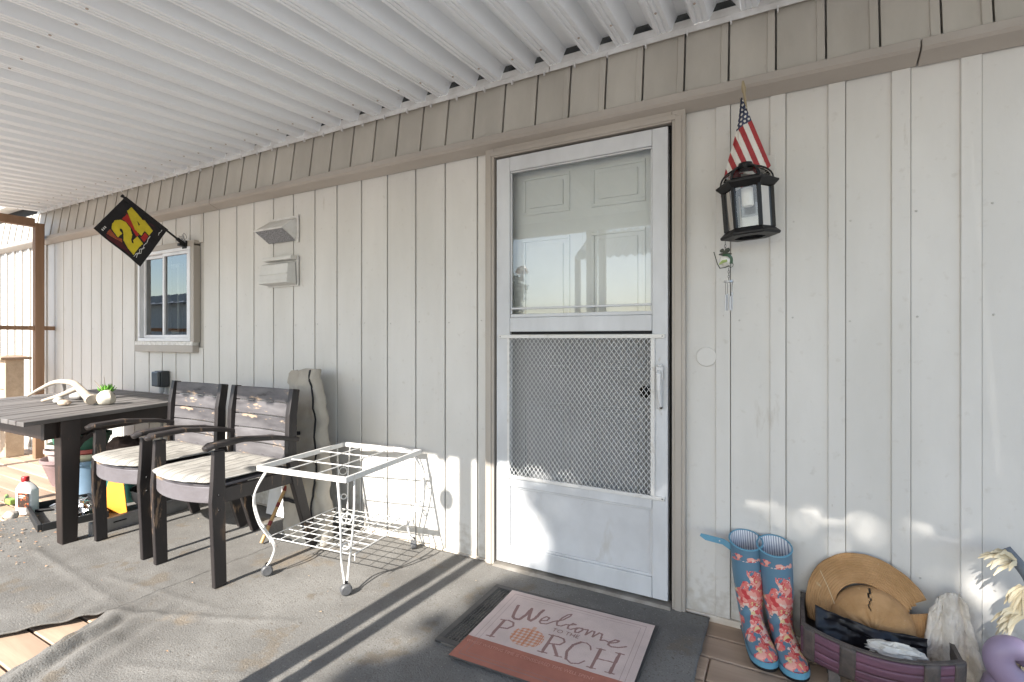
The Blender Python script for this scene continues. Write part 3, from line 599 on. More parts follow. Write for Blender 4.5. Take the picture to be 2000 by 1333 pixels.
for sx in (-1, 1):
    for sy in (-1, 1):
        bx_, by = sx*(hx-.03), sy*(hy-.035); d = Vector((sx, sy, 0)).normalized(); pr = Vector((-d.y, d.x, 0))
        for q in (-1, 1):
            pts = smooth_path([Vector((bx_, by, zt-.026))+pr*q*.036, Vector((bx_, by, .40))+d*.055+pr*q*.030, Vector((bx_, by, .27))+d*.035+pr*q*.024, Vector((bx_, by, .15))-d*.03+pr*q*.018, Vector((bx_, by, .08))-d*.02+pr*q*.01, Vector((bx_, by, .052))+pr*q*.005], 6)
            MB().tube(pts, .0045, 8).build('leg_wire', M_wire, cart, smooth=True)
        for zz, off, rr in ((.365, .058, .022), (.225, .012, .015)):
            c = Vector((bx_, by, zz))+d*off; MB().tube([c+(pr*math.cos(a)+Vector((0, 0, 1))*math.sin(a))*rr for a in [2*math.pi*i/18 for i in range(18)]], .0035, 7, closed=True).build('scroll_ring', M_wire, cart, smooth=True)
        b = MB(); cx = Vector((bx_, by, .026)); ax = Vector((.8, .6*sy, 0)).normalized()
        b.lathe([(.0, -.016), (.020, -.016), (.026, -.010), (.026, .010), (.020, .016), (0, .016)], cx, 20, ax)
        b.build('caster_wheel', M_cast, cart, smooth=True, sharp=30)
        MB().tube([(bx_, by, .050), (bx_, by, .062)], .008, 8).build('caster_stem', M_black, cart)

# ================================================================== CANVAS UMBRELLA BAG, panel, striped stick
bag = thing('canvas_bag', 'tall beige canvas storage bag with black zipper leaning on the wall', 'bag', (-2.43, 1.99, .014))
def bagpt(u, v):
    """u around, v up"""
    a = 2*math.pi*u; hw = .175*(1-.22*v**4)*(.97+.03*math.sin(v*5)); hd = .065*(1-.3*v); e = .62
    ca, sa = math.cos(a), math.sin(a); x = math.copysign(abs(ca)**e, ca)*hw; y = math.copysign(abs(sa)**e, sa)*hd
    x += .008*fbm(x, v, 1, 6)+.004*math.sin(v*9+x*20)*abs(sa); y += .022*fbm(x*4, v*3, 5, 3)+.006*math.sin(x*60+v*4)
    z = v*.955+.02*(x/.15)*v
    return Vector((x-.20*v*.9, y+.13*v, z))
b = MB().grid(bagpt, 48, 60)
top = [bagpt(k/48, 1) for k in range(48)]; c = sum(top, Vector())/48; n0 = len(b.v); b.v += [tuple(c+Vector((0, 0, .018)))]
for k in range(48): b.f.append((60*49+k, 60*49+k+1, n0)); b.m.append(0)
b.build('body', M_canvas, bag, smooth=True, sharp=80)
b = MB(); pts = [bagpt(.80+.07*math.sin(v*2.2), v)+Vector((.0, -.004, 0)) for v in [i/30 for i in range(31)]]
for p in pts: p.y -= .002
b.beam(pts, .011, .004, up=(1, 0, 0)); b.build('zipper', M_blackfab, bag)
for v in (.62, .22):
    pts = [bagpt(uu, v)+Vector((0, -.005, 0)) for uu in (.60, .64, .68, .72, .75)]
    MB().beam(pts, .022, .003, up=(0, 0, 1)).build('strap', M_blackfab, bag)
b = MB(); crumple(b, (-.27, .12, .90), (.055, .03, .06), 2.2, 10, .3); b.build('flap', M_canvas, bag, smooth=True)
MB().lathe([(0, 0), (.014, .002), (.016, .008), (0, .012)], bagpt(.74, .9)+Vector((0, -.004, 0)), 12, (0, -1, .1)).build('snap', M_canvas, bag, smooth=True)
fo = MB().box(-.21, .21, -.012, .012, 0, .46).build('foam_board', mat('white_foam', (.80, .80, .80), rough=.7), bevel=.002); tag(fo, 'white foam board leaning on the wall behind the chairs', 'board')
fo.location = (-2.80, 2.14, .016); fo.rotation_euler = (R(-10), 0, 0)
stk = thing('striped_stick', 'tan wooden stick with red bands leaning beside the canvas bag', 'stick', (-2.585, 1.80, .016))
p0, p1 = Vector((0, 0, .006)), Vector((-.045, .27, .40))
MB().tube([p0, p0.lerp(p1, .5), p1], .010, 10).build('shaft', mat('bamboo_tan', (.52, .33, .14), (.42, .24, .09), 12, rough=.4), stk, smooth=True)
for t in (.20, .42, .62): MB().tube([p0.lerp(p1, t), p0.lerp(p1, t+.055)], .0107, 10).build('red_band', mat('dark_red_band', (.22, .03, .025), rough=.4), stk, smooth=True)

# ================================================================== THINGS UNDER AND LEFT OF THE TABLE
def pot(name, label, c, r0, r1, h, col, rim=.012, grp=None, ribs=0):
    b = MB(); t = .006
    pr = [(r0*.9, 0), (r0, .006), (r1*.985, h-.03), (r1*.99, h-.028), (r1+rim, h-.026), (r1+rim, h), (r1+rim-t, h), (r1-t, h-.03), (r0-t, .012), (0, .012)]
    if ribs:
        pr2 = [pr[0], pr[1]]
        for k in range(1, ribs): q = k/ribs; pr2 += [(r0+(r1-r0)*q, .006+(h-.04)*q), (r0+(r1-r0)*q+.004, .006+(h-.04)*q+.005)]
        pr = pr2+pr[2:]
    b.lathe(pr, (0, 0, 0), 36); o = b.build(name, mat('plastic_'+name+'%d' % int(abs(c[0]*100)+c[2]*1000), col, tuple(q*.85 for q in col), 8, rough=.5), smooth=True, sharp=35)
    o.location = c; return tag(o, label, 'pot', grp)
GP = 'nested plant pots under the table'
F0 = .002
pot('plant_pot', 'wide ribbed mauve plant pot at the bottom of the left stack', (-5.06, 1.84, F0), .105, .165, .22, (.27, .19, .19), .014, GP, 7)
pot('plant_pot', 'pale mauve fluted pot nested in the wide mauve pot', (-5.06, 1.84, F0+.125), .11, .135, .17, (.42, .34, .33), .02, GP)
pot('plant_pot', 'cream bowl-shaped pot above the pale mauve pot', (-5.05, 1.84, F0+.27), .1, .135, .07, (.55, .50, .43), .012, GP)
pot('plant_pot', 'green plant pot in the left stack just below the black pot', (-5.04, 1.84, F0+.325), .10, .125, .11, (.06, .20, .13), .006, GP)
pot('plant_pot', 'black nursery pot lying on top of the left stack', (-5.03, 1.83, F0+.42), .10, .125, .07, (.012, .012, .013), .008, GP)
pot('plant_pot', 'light blue plant pot standing behind the table leg', (-4.62, 1.80, F0), .10, .15, .27, (.22, .33, .45), .014, GP)
pot('plant_pot', 'cream pot nested in the light blue pot', (-4.63, 1.80, F0+.235), .10, .135, .08, (.60, .55, .38), .010, GP)
pot('plant_pot', 'shallow red pot above the cream pot on the blue stack', (-4.64, 1.80, F0+.30), .12, .14, .05, (.45, .10, .08), .010, GP)
pot('plant_pot', 'dark green pot near the top of the right stack', (-4.64, 1.81, F0+.335), .10, .13, .12, (.045, .13, .085), .006, GP)
pot('plant_pot', 'upper black nursery pot against the dark table apron', (-4.72, 1.82, F0+.445), .10, .135, .08, (.012, .011, .011), .008, GP)
pot('plant_pot', 'large teal pot with pale blue rim behind the orange sheet', (-4.18, 1.83, F0), .12, .165, .30, (.05, .22, .19), .016, GP)
sk = MB(); crumple(sk, (0, 0, .09), (.14, .10, .08), 4.4, 14, .25); sk = sk.build('brown_sack', mat('brown_fur_sack', (.09, .06, .05), (.05, .035, .03), 30, rough=.95, bump=.8), smooth=True); tag(sk, 'dark brown sack resting on the teal pot', 'sack'); sk.location = (-4.17, 1.84, F0+.30)
# lighter-fluid bottle
bot = thing('fluid_bottle', 'white plastic jug with red cap and dark flame label', 'bottle', (-4.47, 1.40, .002), R(20))
b = MB()
def botpt(u, v):
    a = 2*math.pi*u; ca, sa = math.cos(a), math.sin(a); zz = v*.215
    k = 1 if v < .72 else max(.22, 1-((v-.72)/.28)**1.4*.8); x = math.copysign(abs(ca)**.45, ca)*.062*k; y = math.copysign(abs(sa)**.45, sa)*.036*(1 if v < .72 else max(.4, 1-((v-.72)/.28)**1.6*.62))
    if v > .72: x -= .016*(v-.72)/.28
    return Vector((x, y, zz))
b.grid(botpt, 40, 30); b.f.append(tuple(range(40))); b.m.append(0); b.build('jug', mat('white_hdpe', (.80, .80, .78), rough=.4), bot, smooth=True, sharp=60)
MB().lathe([(.019, .208), (.021, .212), (.021, .238), (.017, .243), (0, .243)], (-.016, 0, 0), 22).build('cap', mat('red_cap', (.50, .02, .025), rough=.35), bot, smooth=True)
lm = mat('flame_label', (.035, .02, .016), (.03, .015, .012), 20, rough=.4, spots=[((.42, .09, .03), 45, .52, (1, 1, 1)), ((.55, .34, .12), 60, .62, (1, 1, 1))])
MB().grid(lambda u, v: (-.028+u*.086, -.0368, .018+v*.125), 2, 2).build('label', lm, bot, solid=.0006)
MB().grid(lambda u, v: (-.028+u*.086, -.0376, .018+v*.03), 1, 1).build('label_foot', mat('grey_label', (.3, .29, .27)), bot, solid=.0005)
for k, wd in enumerate((.05, .036)): MB().box(-.018, -.018+wd, -.0384, -.0376, .122-k*.012, .127-k*.012).build('label_line', mat('white_ink', (.7, .68, .62)), bot)
# black tray with foil and tools
tr = thing('plastic_tray', 'shallow black plastic tray on the deck under the table', 'tray', (-4.17, 1.50, .006), R(-12))
b = MB().box(-.27, .27, -.15, .15, 0, .005)
for x0, x1, y0_, y1_ in ((-.29, .29, -.17, -.15), (-.29, .29, .15, .17), (-.29, -.27, -.15, .15), (.27, .29, -.15, .15)): b.box(x0, x1, y0_, y1_, .0, .05)
b.build('pan', mat('black_plastic', (.018, .018, .019), rough=.4), tr, bevel=.003)
fb = MB(); crumple(fb, (0, 0, .05), (.13, .07, .05), 1.7, 16, .5, 3.2, .0); fo2 = fb.build('foil_bundle', mat('crumpled_foil', (.75, .76, .78), (.5, .5, .52), 20, rough=.22, metal=.85, bump=.8, bscale=60)); fo2.location = (-4.14, 1.52, .012); tag(fo2, 'crumpled silver foil bundle lying in the black tray', 'foil')
tl = thing('hand_tool', 'small black handled garden tool in the black tray', 'tool', (-4.33, 1.475, .013), R(50)); MB().tube([(-.08, 0, .012), (.03, 0, .014)], .010, 10).build('handle', M_black, tl, smooth=True); MB().beam([(.03, 0, .014), (.07, 0, .016), (.12, 0, .010)], [.012, .04, .02], .003, up=(0, 1, 0)).build('blade', mat('tool_steel', (.35, .34, .33), rough=.4, metal=.7), tl)
b = MB().beam([(0, 0, 0), (.0, .03, .34)], [.22, .05], .006, up=(1, 0, 0)); os_ = b.build('orange_sheet', mat('orange_sheet', (.75, .33, .03), (.6, .22, .02), 6, rough=.5)); os_.location = (-3.92, 1.66, .008); os_.rotation_euler = (0, 0, R(18)); tag(os_, 'tapered orange plastic sheet leaning against the teal pot', 'sheet')
rl = thing('metal_rail', 'grey metal rail with slot holes lying under the chairs', 'rail', (-3.60, 1.78, .003), R(2))
MB().box(-.02, .02, -.38, .38, 0, .085).build('channel', mat('dull_rail_metal', (.28, .275, .27), (.2, .19, .185), 10, rough=.45, metal=.5), rl, bevel=.003)
b = MB()
for yy in (-.33, -.1, .2): b.lathe([(.011, 0), (.011, .002), (0, .002)], (.0205, yy, .06), 14, (1, 0, 0)).lathe([(.008, 0), (.008, .002), (0, .002)], (.0205, yy+.01, .025), 14, (1, 0, 0)).box(.0203, .0222, yy+.06, yy+.13, .052, .060)
b.build('slot_hole', M_dark, rl)
tbk = thing('black_tub', 'black round tub under the first chair', 'tub', (-3.83, 1.93, .003)); MB().lathe([(.13, 0), (.19, .08), (.2, .14), (.19, .14), (.13, .02), (0, .02)], (0, 0, 0), 32).build('bowl', mat('black_tub', (.02, .02, .021), rough=.5), tbk, smooth=True)
pb = MB(); crumple(pb, (0, 0, .17), (.17, .15, .12), 6.3, 18, .4, 2.6); pb = pb.build('plastic_bag', mat('clear_print_bag', (.62, .62, .64), (.42, .41, .43), 9, rough=.18, spots=[((.28, .15, .12), 16, .64, (1, 1, 1))])); pb.location = (-3.82, 1.90, .10); tag(pb, 'crinkled printed clear plastic bag in the black tub', 'bag')
pc = MB(); crumple(pc, (0, 0, .03), (.07, .05, .045), 9.1, 12, .5, 3); pc = pc.build('crumpled_wrapper', mat('brown_wrapper', (.10, .06, .055), rough=.3)); pc.location = (-3.62, 1.95, .36); 
bpurge = pc; bpy.data.objects.remove(bpurge)
stone((-4.40, 1.30, .028), (.05, .035, .03), 11, 'pale rock lying in front of the white jug', (.48, .43, .38), 'rock')
tg = MB().box(-.05, .05, -.02, .02, 0, .035).tube([(-.05, 0, .02), (-.14, .02, .03)], .012).build('green_toy', mat('lime_plastic', (.28, .42, .10), rough=.4), bevel=.006); tag(tg, 'small lime green plastic piece at the left edge of the deck', 'toy'); tg.location = (-4.82, 1.42, .003)
# newel post and wire rack beyond the awning end
nw = thing('newel_post', 'square beige railing post with a brown flat cap at the far left', 'post', (-6.85, 2.03, 0))
MB().box(-.07, .07, -.07, .07, -.01, .96).build('shaft', mat('stucco_beige', (.52, .42, .31), (.42, .33, .24), 20, rough=.9, bump=.6, bscale=80), nw, bevel=.004)
MB().box(-.115, .115, -.115, .115, .9602, .985).add([(-.115, -.115, .985), (.115, -.115, .985), (.115, .115, .985), (-.115, .115, .985), (-.05, -.05, 1.005), (.05, -.05, 1.005), (.05, .05, 1.005), (-.05, .05, 1.005)], [(4, 5, 6, 7), (0, 1, 5, 4), (1, 2, 6, 5), (2, 3, 7, 6), (3, 0, 4, 7)]).build('cap', mat('brown_cap', (.34, .24, .17), rough=.8), nw)
rk = thing('wire_rack', 'thin dark wire plant rack at the far left edge', 'rack', (-6.8, 1.68, 0))
b = MB().tube([(-.02, .1, 0), (.02, .05, .55), (-.03, 0, .86), (-.6, 0, .87), (-.6, .1, 0)], .006, 8); b.build('hoop', M_black, rk)
MB().tube([(.01, .06, .30), (-.6, .06, .30), (-.6, -.2, .30), (.01, -.2, .30)], .006, 8, closed=True).tube([(.01, -.2, .30), (.02, -.2, 0)], .006).build('shelf_loop', M_wire, rk)
gb = MB(); crumple(gb, (0, 0, .10), (.16, .11, .10), 7.7, 16, .45, 3); gb = gb.build('plastic_bag', mat('grey_film_bag', (.55, .56, .57), (.36, .37, .38), 10, rough=.25)); gb.location = (-6.98, 1.62, .31); tag(gb, 'grey crumpled plastic bag on the wire rack', 'bag')
# bark chips and leaf litter
b = MB()
for k in range(420):
    x = rng.gauss(-4.35, .42); y = 1.02+abs(rng.gauss(0, .2)); 
    if k > 300: x, y = rng.uniform(-3.3, -.5), rng.uniform(1.0, 2.15)
    if x > -4.3 and k > 300 and rng.random() < .55: continue
    s = rng.uniform(.004, .012) if k < 300 else rng.uniform(.003, .007); a = rng.random()*6.3; zz = (wrinkle(x, y)+.006) if -4.3 < x < -.3 else .002
    b.add([(x+s*math.cos(a+q*2.1)*(1+.8*(q == 0)), y+s*math.sin(a+q*2.1)*.8, zz+.002+.004*rng.random()) for q in range(3)], [(0, 1, 2)])
tag(b.build('leaf_litter', mat('bark_chips', (.36, .17, .09), (.45, .36, .24), 30, rough=.9, lo=.4, hi=.6)), 'scattered reddish bark chips and leaf crumbs on the floor', 'litter', kind='stuff')

# ================================================================== WALL FIXTURES
vh = thing('vent_hood', 'slanted white metal exhaust hood with grey mesh mouth on the wall', 'vent', (-2.99, WY-.009, 1.90))
w2 = .14
b = MB().add([(-w2, -.0, -.08), (w2, 0, -.08), (w2, 0, .072), (-w2, 0, .072), (-w2, -.115, -.010), (w2, -.115, -.010)], [(3, 2, 5, 4), (0, 3, 4), (1, 5, 2)]); b.build('hood', M_gut, vh, solid=.003)
MB().box(-w2-.004, w2+.004, -.118, -.113, -.016, -.006).build('lip', M_gut, vh)
b = MB().add([(-w2+.004, -.111, -.013), (w2-.004, -.111, -.013), (w2-.004, -.008, -.078), (-w2+.004, -.008, -.078)], [(0, 1, 2, 3)]); b.build('mesh_mouth', mat('galvanised_mesh', (.30, .30, .31), (.13, .13, .14), 160, rough=.6, lo=.42, hi=.58), vh)
MB().box(w2, w2+.02, -.004, .002, -.09, .09).box(-w2, w2, -.004, .002, .0735, .088).build('flange', M_gut, vh)
ev = thing('dryer_vent', 'boxy cream louvred exhaust vent below the slanted hood', 'vent', (-2.985, WY-.009, 1.62))
MB().box(-.155, .155, -.006, .002, -.10, .10).build('back_plate', M_vent, ev, bevel=.003)
MB().add([(-.135, -.012, .062), (.135, -.012, .062), (.135, -.07, .045), (-.135, -.07, .045), (-.145, -.012, -.09), (.145, -.012, -.09), (.145, -.085, -.082), (-.145, -.085, -.082)], [(0, 1, 2, 3), (3, 2, 6, 7), (0, 3, 7, 4), (1, 5, 6, 2), (4, 7, 6, 5)]).build('cowl', M_vent, ev, bevel=.004)
MB().box(-.145, .145, -.055, -.0062, .073, .098).build('drip_cap', M_vent, ev, bevel=.003)
b = MB()
for z in (-.025, -.062): b.box(-.14, .14, -.0865+.01*(z+.08), -.078, z, z+.006)
b.build('louvre_rib', M_vent, ev)
ob = thing('outlet_box', 'black weatherproof outlet box on a conduit stub', 'outlet', (-4.44, WY-.008, .845))
MB().box(-.055, .055, -.06, .0, -.065, .065).build('box', mat('black_box_plastic', (.03, .032, .034), rough=.4), ob, bevel=.006)
MB().box(-.048, .048, -.085, -.0605, -.058, .060).build('lid', mat('smoked_lid', (.07, .08, .085), rough=.15), ob, bevel=.008)
MB().tube([(0, -.03, -.066), (0, -.03, -.11)], .02, 14).tube([(0, -.03, -.11), (0, -.03, -.84)], .011, 12).build('conduit', mat('conduit_grey', (.4, .4, .4), rough=.5), ob, smooth=True)

# ================================================================== NUMBER FLAG on pole by the window
nf = thing('number_flag', 'black flag with a yellow number on a short black pole', 'flag', (0, 0, 0))
P0 = Vector((-4.10, WY-.05, 1.905)); P1 = Vector((-4.115, 1.80, 2.175)); dd = (P1-P0).normalized(); hang = Vector((.02, dd.z, -abs(dd.y)))
hang = Vector((-.02, -dd.z, -abs(dd.y))); hang = (hang-hang.dot(dd)*dd).normalized()
MB().tube([P0, P1], .008, 10).lathe([(.0, -.004), (.012, 0), (.012, .012), (0, .016)], P1, 12, dd).build('pole', M_black, nf, smooth=True)
MB().tube([P0-dd*.03, P0+dd*.06], .014, 12).box(-4.125, -4.07, WY-.05, WY-.042, 1.87, 1.93).box(-4.115, -4.085, WY-.09, WY-.0505, 1.885, 1.905).build('bracket', M_black, nf)
b = MB()
for k in range(5): b.tube(smooth_path([P0+Vector((0, -.02, .01)), P0+Vector((.02*math.sin(k*2), -.03+.01*k, .05)), P0+Vector((.035*math.cos(k*1.7), -.02, .045+.008*k)), P0+Vector((.02, .0, .01))], 5), .0018, 5)
b.build('wire_tangle', mat('grey_tie_wire', (.25, .25, .26), rough=.4), nf)
FU0 = .30; FL = (P1-P0).length; FH = .325
FOUR = [(.206, .075), (.51, .15), (.548, .128), (.657, .163), (.781, .203), (.786, .342), (.667, .319), (.677, .452), (.517, .43), (.194, .215)]; HOLE = [(.436, .239), (.525, .268), (.535, .314)]
TWO = [(.388, .804), (.213, .746), (.165, .665), (.156, .56), (.216, .465), (.313, .43), (.443, .472), (.544, .562), (.582, .666), (.628, .715), (.654, .698), (.612, .647), (.631, .519), (.786, .575), (.77, .687), (.774, .903), (.618, .858), (.49, .782), (.428, .68), (.375, .615), (.327, .604), (.314, .633), (.345, .669), (.401, .672)]
RED = [[(.233, .266), (.341, .3), (.639, .471), (.619, .534), (.464, .458), (.329, .42), (.222, .434)], [(.696, .346), (.787, .37), (.784, .533), (.688, .496)]]
ORA = [(.198, .776), (.369, .816), (.454, .777), (.494, .837), (.206, .903)]; DRK = [(.2, .928), (.501, .839), (.682, .904), (.73, .945), (.283, .968)]
SIG = [[(.796, .918), (.80, .84), (.83, .78), (.80, .72), (.835, .66), (.815, .58), (.83, .5), (.807, .42), (.807, .342)], [(.84, .90), (.82, .82), (.86, .77), (.83, .70), (.85, .62)], [(.92, .205), (.905, .15), (.92, .11), (.915, .061)]]
def segd(p, pts):
    m_ = 9
    for a, c in zip(pts[:-1], pts[1:]):
        L2 = (c[0]-a[0])**2+(c[1]-a[1])**2; t = max(0, min(1, ((p[0]-a[0])*(c[0]-a[0])+(p[1]-a[1])*(c[1]-a[1]))/L2)); m_ = min(m_, math.hypot(p[0]-a[0]-t*(c[0]-a[0]), p[1]-a[1]-t*(c[1]-a[1])))
    return m_
def flagm(u, v):
    p = (u, v)
    if in_poly(p, FOUR) and not in_poly(p, HOLE): return 1
    if in_poly(p, TWO): return 1
    if any(segd(p, s) < .0055 for s in SIG): return 4
    if .10 < u < .135 and .79 < v < .915 and (v*40) % 1.6 < 1.1: return 4
    if any(in_poly(p, q) for q in RED): return 2
    if in_poly(p, ORA): return 5
    if in_poly(p, DRK) or (.2 < u < .8 and .06 < v < .3 and fbm(u, v, 0, 7) > .05) and v > .1: return 3
    return 0
def flagp(u, v):                                            # u from outer end to inner, v away from the pole
    p = P1.lerp(P0, .02+u*(1-FU0-.02)) + hang*(v*FH*(1+.10*(u-.5))); side = dd.cross(hang)
    return p+side*(.008*math.sin(u*7+v*3)*v+.004*fbm(u, v, 1, 4))-dd*(.03*v*(u-.3))
fm = [mat('flag_black', (.010, .009, .011), rough=.85), mat('flag_yellow', (.62, .50, .02), (.50, .40, .02), 12, rough=.8), mat('flag_red', (.42, .025, .012), (.28, .012, .012), 20, rough=.8), mat('flag_maroon', (.075, .008, .012), (.03, .006, .008), 20, rough=.85), mat('flag_white', (.6, .6, .58), rough=.8), mat('flag_orange', (.34, .09, .03), (.2, .03, .02), 30, rough=.8)]
MB().grid(flagp, 130, 120, mfn=flagm).build('cloth', fm, nf, smooth=True)
MB().tube([P1.lerp(P0, .02), P1.lerp(P0, 1-FU0)], .013, 10).build('sleeve', fm[0], nf, smooth=True)

# ================================================================== WALL LANTERN, STICK FLAG, WIND CHIME
LC = Vector((-.119, 2.105, 0)); TILT = R(-3.2)
lan = thing('wall_lantern', 'black six-sided glass wall lantern right of the door', 'lantern', (LC.x, LC.y, 1.56), rot=(R(2), TILT, 0)); lan.scale = (.93, .93, .98)
def hexring(r, z, n=6): return [(r*math.cos(2*math.pi*k/n), r*math.sin(2*math.pi*k/n), z) for k in range(n)]
def hexloft(secs, b=None):
    b = b or MB(); vs_ = []; fs = []
    for r, z in secs: vs_ += hexring(r, z)
    for i in range(len(secs)-1):
        for k in range(6): fs.append((6*i+k, 6*i+(k+1) % 6, 6*i+6+(k+1) % 6, 6*i+6+k))
    return b.add(vs_, fs)
hexloft([(.108, -.004), (.112, 0), (.112, .006), (.094, .022), (.090, .026), (.086, .026), (.086, .004), (.06, -.002), (.06, -.006), (.108, -.004)]).build('base_ring', M_black, lan)
hexloft([(.092, .176), (.100, .180), (.118, .196), (.118, .202), (.108, .206), (.096, .214), (.084, .214), (.088, .19), (.092, .176)]).build('cap_ring', M_black, lan)
for k in range(6):
    a = 2*math.pi*k/6; ca, sa = math.cos(a), math.sin(a); a2 = a+math.pi/3
    MB().beam([(.090*ca, .090*sa, .024), (.092*ca, .092*sa, .184)], .012, .012, up=(-sa, ca, 0)).build('corner_bar', M_black, lan)
    arc = [(.098*math.cos(t)*ca, .098*math.cos(t)*sa, .208+.062*math.sin(t)) for t in [i*math.pi/2/8 for i in range(9)]]
    MB().beam(arc, .009, .006, up=(-sa, ca, 0)).build('dome_rib', M_black, lan)
    q0, q1 = Vector((.087*ca, .087*sa, 0)), Vector((.087*math.cos(a2), .087*math.sin(a2), 0))
    MB().add([q0+Vector((0, 0, .026)), q1+Vector((0, 0, .026)), q1*1.015+Vector((0, 0, .186)), q0*1.015+Vector((0, 0, .186))], [(0, 1, 2, 3)]).build('glass_pane', M_lglass, lan)
    vs_ = []
    for t in [i*math.pi/2/6 for i in range(6)]:
        for q in (a, a2): vs_.append((.092*math.cos(t)*math.cos(q), .092*math.cos(t)*math.sin(q), .208+.058*math.sin(t)))
    MB().add(vs_, [(2*i, 2*i+1, 2*i+3, 2*i+2) for i in range(5)]).build('dome_pane', M_lglass, lan)
MB().lathe([(.028, .258), (.030, .268), (.026, .282), (.0, .284)], (0, 0, 0), 18).build('finial', M_black, lan, smooth=True)
MB().lathe([(.020, .115), (.022, .12), (.022, .185), (0, .186)], (0, 0, 0), 20).build('candle_sleeve', mat('frosted_sleeve', (.75, .74, .70), rough=.4), lan, smooth=True)
MB().lathe([(.0, .012), (.055, .013), (.055, .018), (0, .018)], (0, 0, 0), 18).build('socket_plate', mat('socket_grey', (.45, .44, .42)), lan)
MB().beam([(.0, .085, .20), (.0, .115, .22), (0, .135, .20)], .02, .02).box(-.035, .035, .128, .143, .10, .27).build('wall_arm', M_black, lan, bevel=.003)
# small stick flag standing behind the lantern's cap
sf = thing('stick_flag', 'small stars and stripes flag hanging above the lantern', 'flag', (-.14, 2.20, 1.78))
MB().tube([(.035, .0, -.02), (.0, -.075, .34)], .0045, 8).lathe([(.0045, 0), (.008, .008), (.0085, .02), (.004, .045), (0, .048)], (0, -.075, .335), 12, (-.09, -.18, 1)).build('stick', mat('gold_stick', (.30, .24, .14), rough=.5), sf, smooth=True)
def usp(u, v):
    """u from the folded left edge to the right edge, v from the gathered top to the hem"""
    vv = .03+.97*v; x = -.010+(-.075*vv)*(1-u)+(.100*vv)*u+.006*(1-u)*math.sin(v*6); z = .325-(.375*(1-u)+.262*u)*vv-.02*math.sin(math.pi*u)*v
    return (x, -.085+.075*v-.05*v*v*(1-u)**2+.010*math.sin(u*8+1)*v+.006*fbm(u*2, v*2, 3, 3)-.02*math.sin(math.pi*u)*v, z)
E1, E2 = (.365, -.931), (-.83, -.556); DET = E1[0]*E2[1]-E1[1]*E2[0]
def usm(u, v):
    x, _, z = usp(u, v); z -= .325; x += .010; a = (x*E2[1]-z*E2[0])/DET; c = (E1[0]*z-E1[1]*x)/DET
    if a < .098:
        row = math.floor(a/.0135); da = a-(row+.5)*.0135; cc = c/.0165+(.5 if row % 2 else 0); dc = (cc-math.floor(cc)-.5)*.0165
        rr = math.hypot(da, dc*.9); th = (math.atan2(da, dc)+.3) % (2*math.pi/5); th = min(th, 2*math.pi/5-th)
        return 2 if rr < .0026/(math.cos(.628-th)*.55+.12) and rr < .0062 else 1
    return 0 if int((c+.002)/.0194) % 2 == 0 else 2
um = [mat('flag_stripe_red', (.33, .035, .035), (.26, .025, .03), 15, rough=.8), mat('flag_canton', (.045, .055, .10), (.03, .038, .07), 20, rough=.8), mat('flag_stripe_white', (.66, .63, .58), (.56, .53, .48), 12, rough=.8)]
MB().grid(usp, 150, 230, mfn=usm).build('cloth', um, sf, smooth=True)
hpart(MB().box(-.075, -.035, WY-.012, WY-.0075, 1.74, 1.90), 'mount_plate', M_wall, bevel=.002)
wc = thing('wind_chime', 'small snowman wind chime with silver tubes under the lantern', 'wind chime', (-.205, 2.10, 1.545)); wc.scale = (.9, .9, .95)
def chain(b, x0, z0, x1, z1, n):
    for k in range(n):
        t = (k+.5)/n; c = Vector((x0+(x1-x0)*t, 0, z0+(z1-z0)*t)); L = abs(z1-z0)/n*.62
        b.tube([c+Vector((math.cos(a)*.0035*(k % 2), math.cos(a)*.0035*((k+1) % 2), math.sin(a)*L)) for a in [i*math.pi/4 for i in range(8)]], .0009, 5, closed=True)
b = MB(); chain(b, 0, 0, 0, -.035, 3); b.build('upper_chain', M_black, wc)
b = MB(); chain(b, .014, -.108, .014, -.158, 5); b.build('lower_chain', M_black, wc)
M_ol = mat('dark_olive_metal', (.045, .05, .03), rough=.5)
b = MB().lathe([(.0, .002), (.026, 0), (.026, .003), (.012, .006), (.011, .016), (0, .017)], (0, 0, -.052), 16); crumple(b, (-.012, -.004, -.036), (.009, .008, .008), 2, 6); crumple(b, (.010, -.004, -.035), (.009, .008, .009), 3, 6); b.build('hat', M_ol, wc, smooth=True)
MB().lathe([(0, -.026), (.013, -.022), (.022, -.010), (.024, 0), (.020, .014), (.010, .023), (0, .025)], (0, 0, -.076), 20).build('body', mat('snow_white_glass', (.72, .70, .64), (.60, .58, .52), 20, rough=.25), wc, smooth=True)
strip(b := MB(), smooth_path([(-.008, -.018, -.055), (.012, -.022, -.058), (.025, -.012, -.07), (.024, -.006, -.092)], 4), [.012]*13, (.5, -1, .2)); b.build('scarf', mat('dark_green_enamel', (.04, .09, .045), rough=.4), wc, solid=.002)
strip(b := MB(), [(.010, -.026, -.080), (-.008, -.028, -.084), (-.022, -.022, -.094)], [.010, .012, .005], (0, -1, .2)); b.build('scarf_tail', mat('lime_enamel', (.30, .38, .12), rough=.4), wc, solid=.002)
MB().tube([(-.020, -.01, -.108), (-.030, -.012, -.09), (-.044, -.014, -.04)], .0022, 6).tube([(-.022, -.01, -.108), (.0, -.012, -.106), (.018, -.006, -.10)], .002, 6).build('broom', M_ol, wc)
MB().tube([Vector((.022+.010*math.cos(a), -.004, -.095+.011*math.sin(a))) for a in [i*math.pi/7 for i in range(14)]], .0012, 5, closed=True).build('ring', M_ol, wc)
MB().lathe([(.0, .004), (.019, .003), (.020, -.003), (0, -.004)], (.014, 0, -.163), 18).build('disc', mat('silver_disc', (.6, .6, .6), rough=.3, metal=.6), wc, smooth=True)
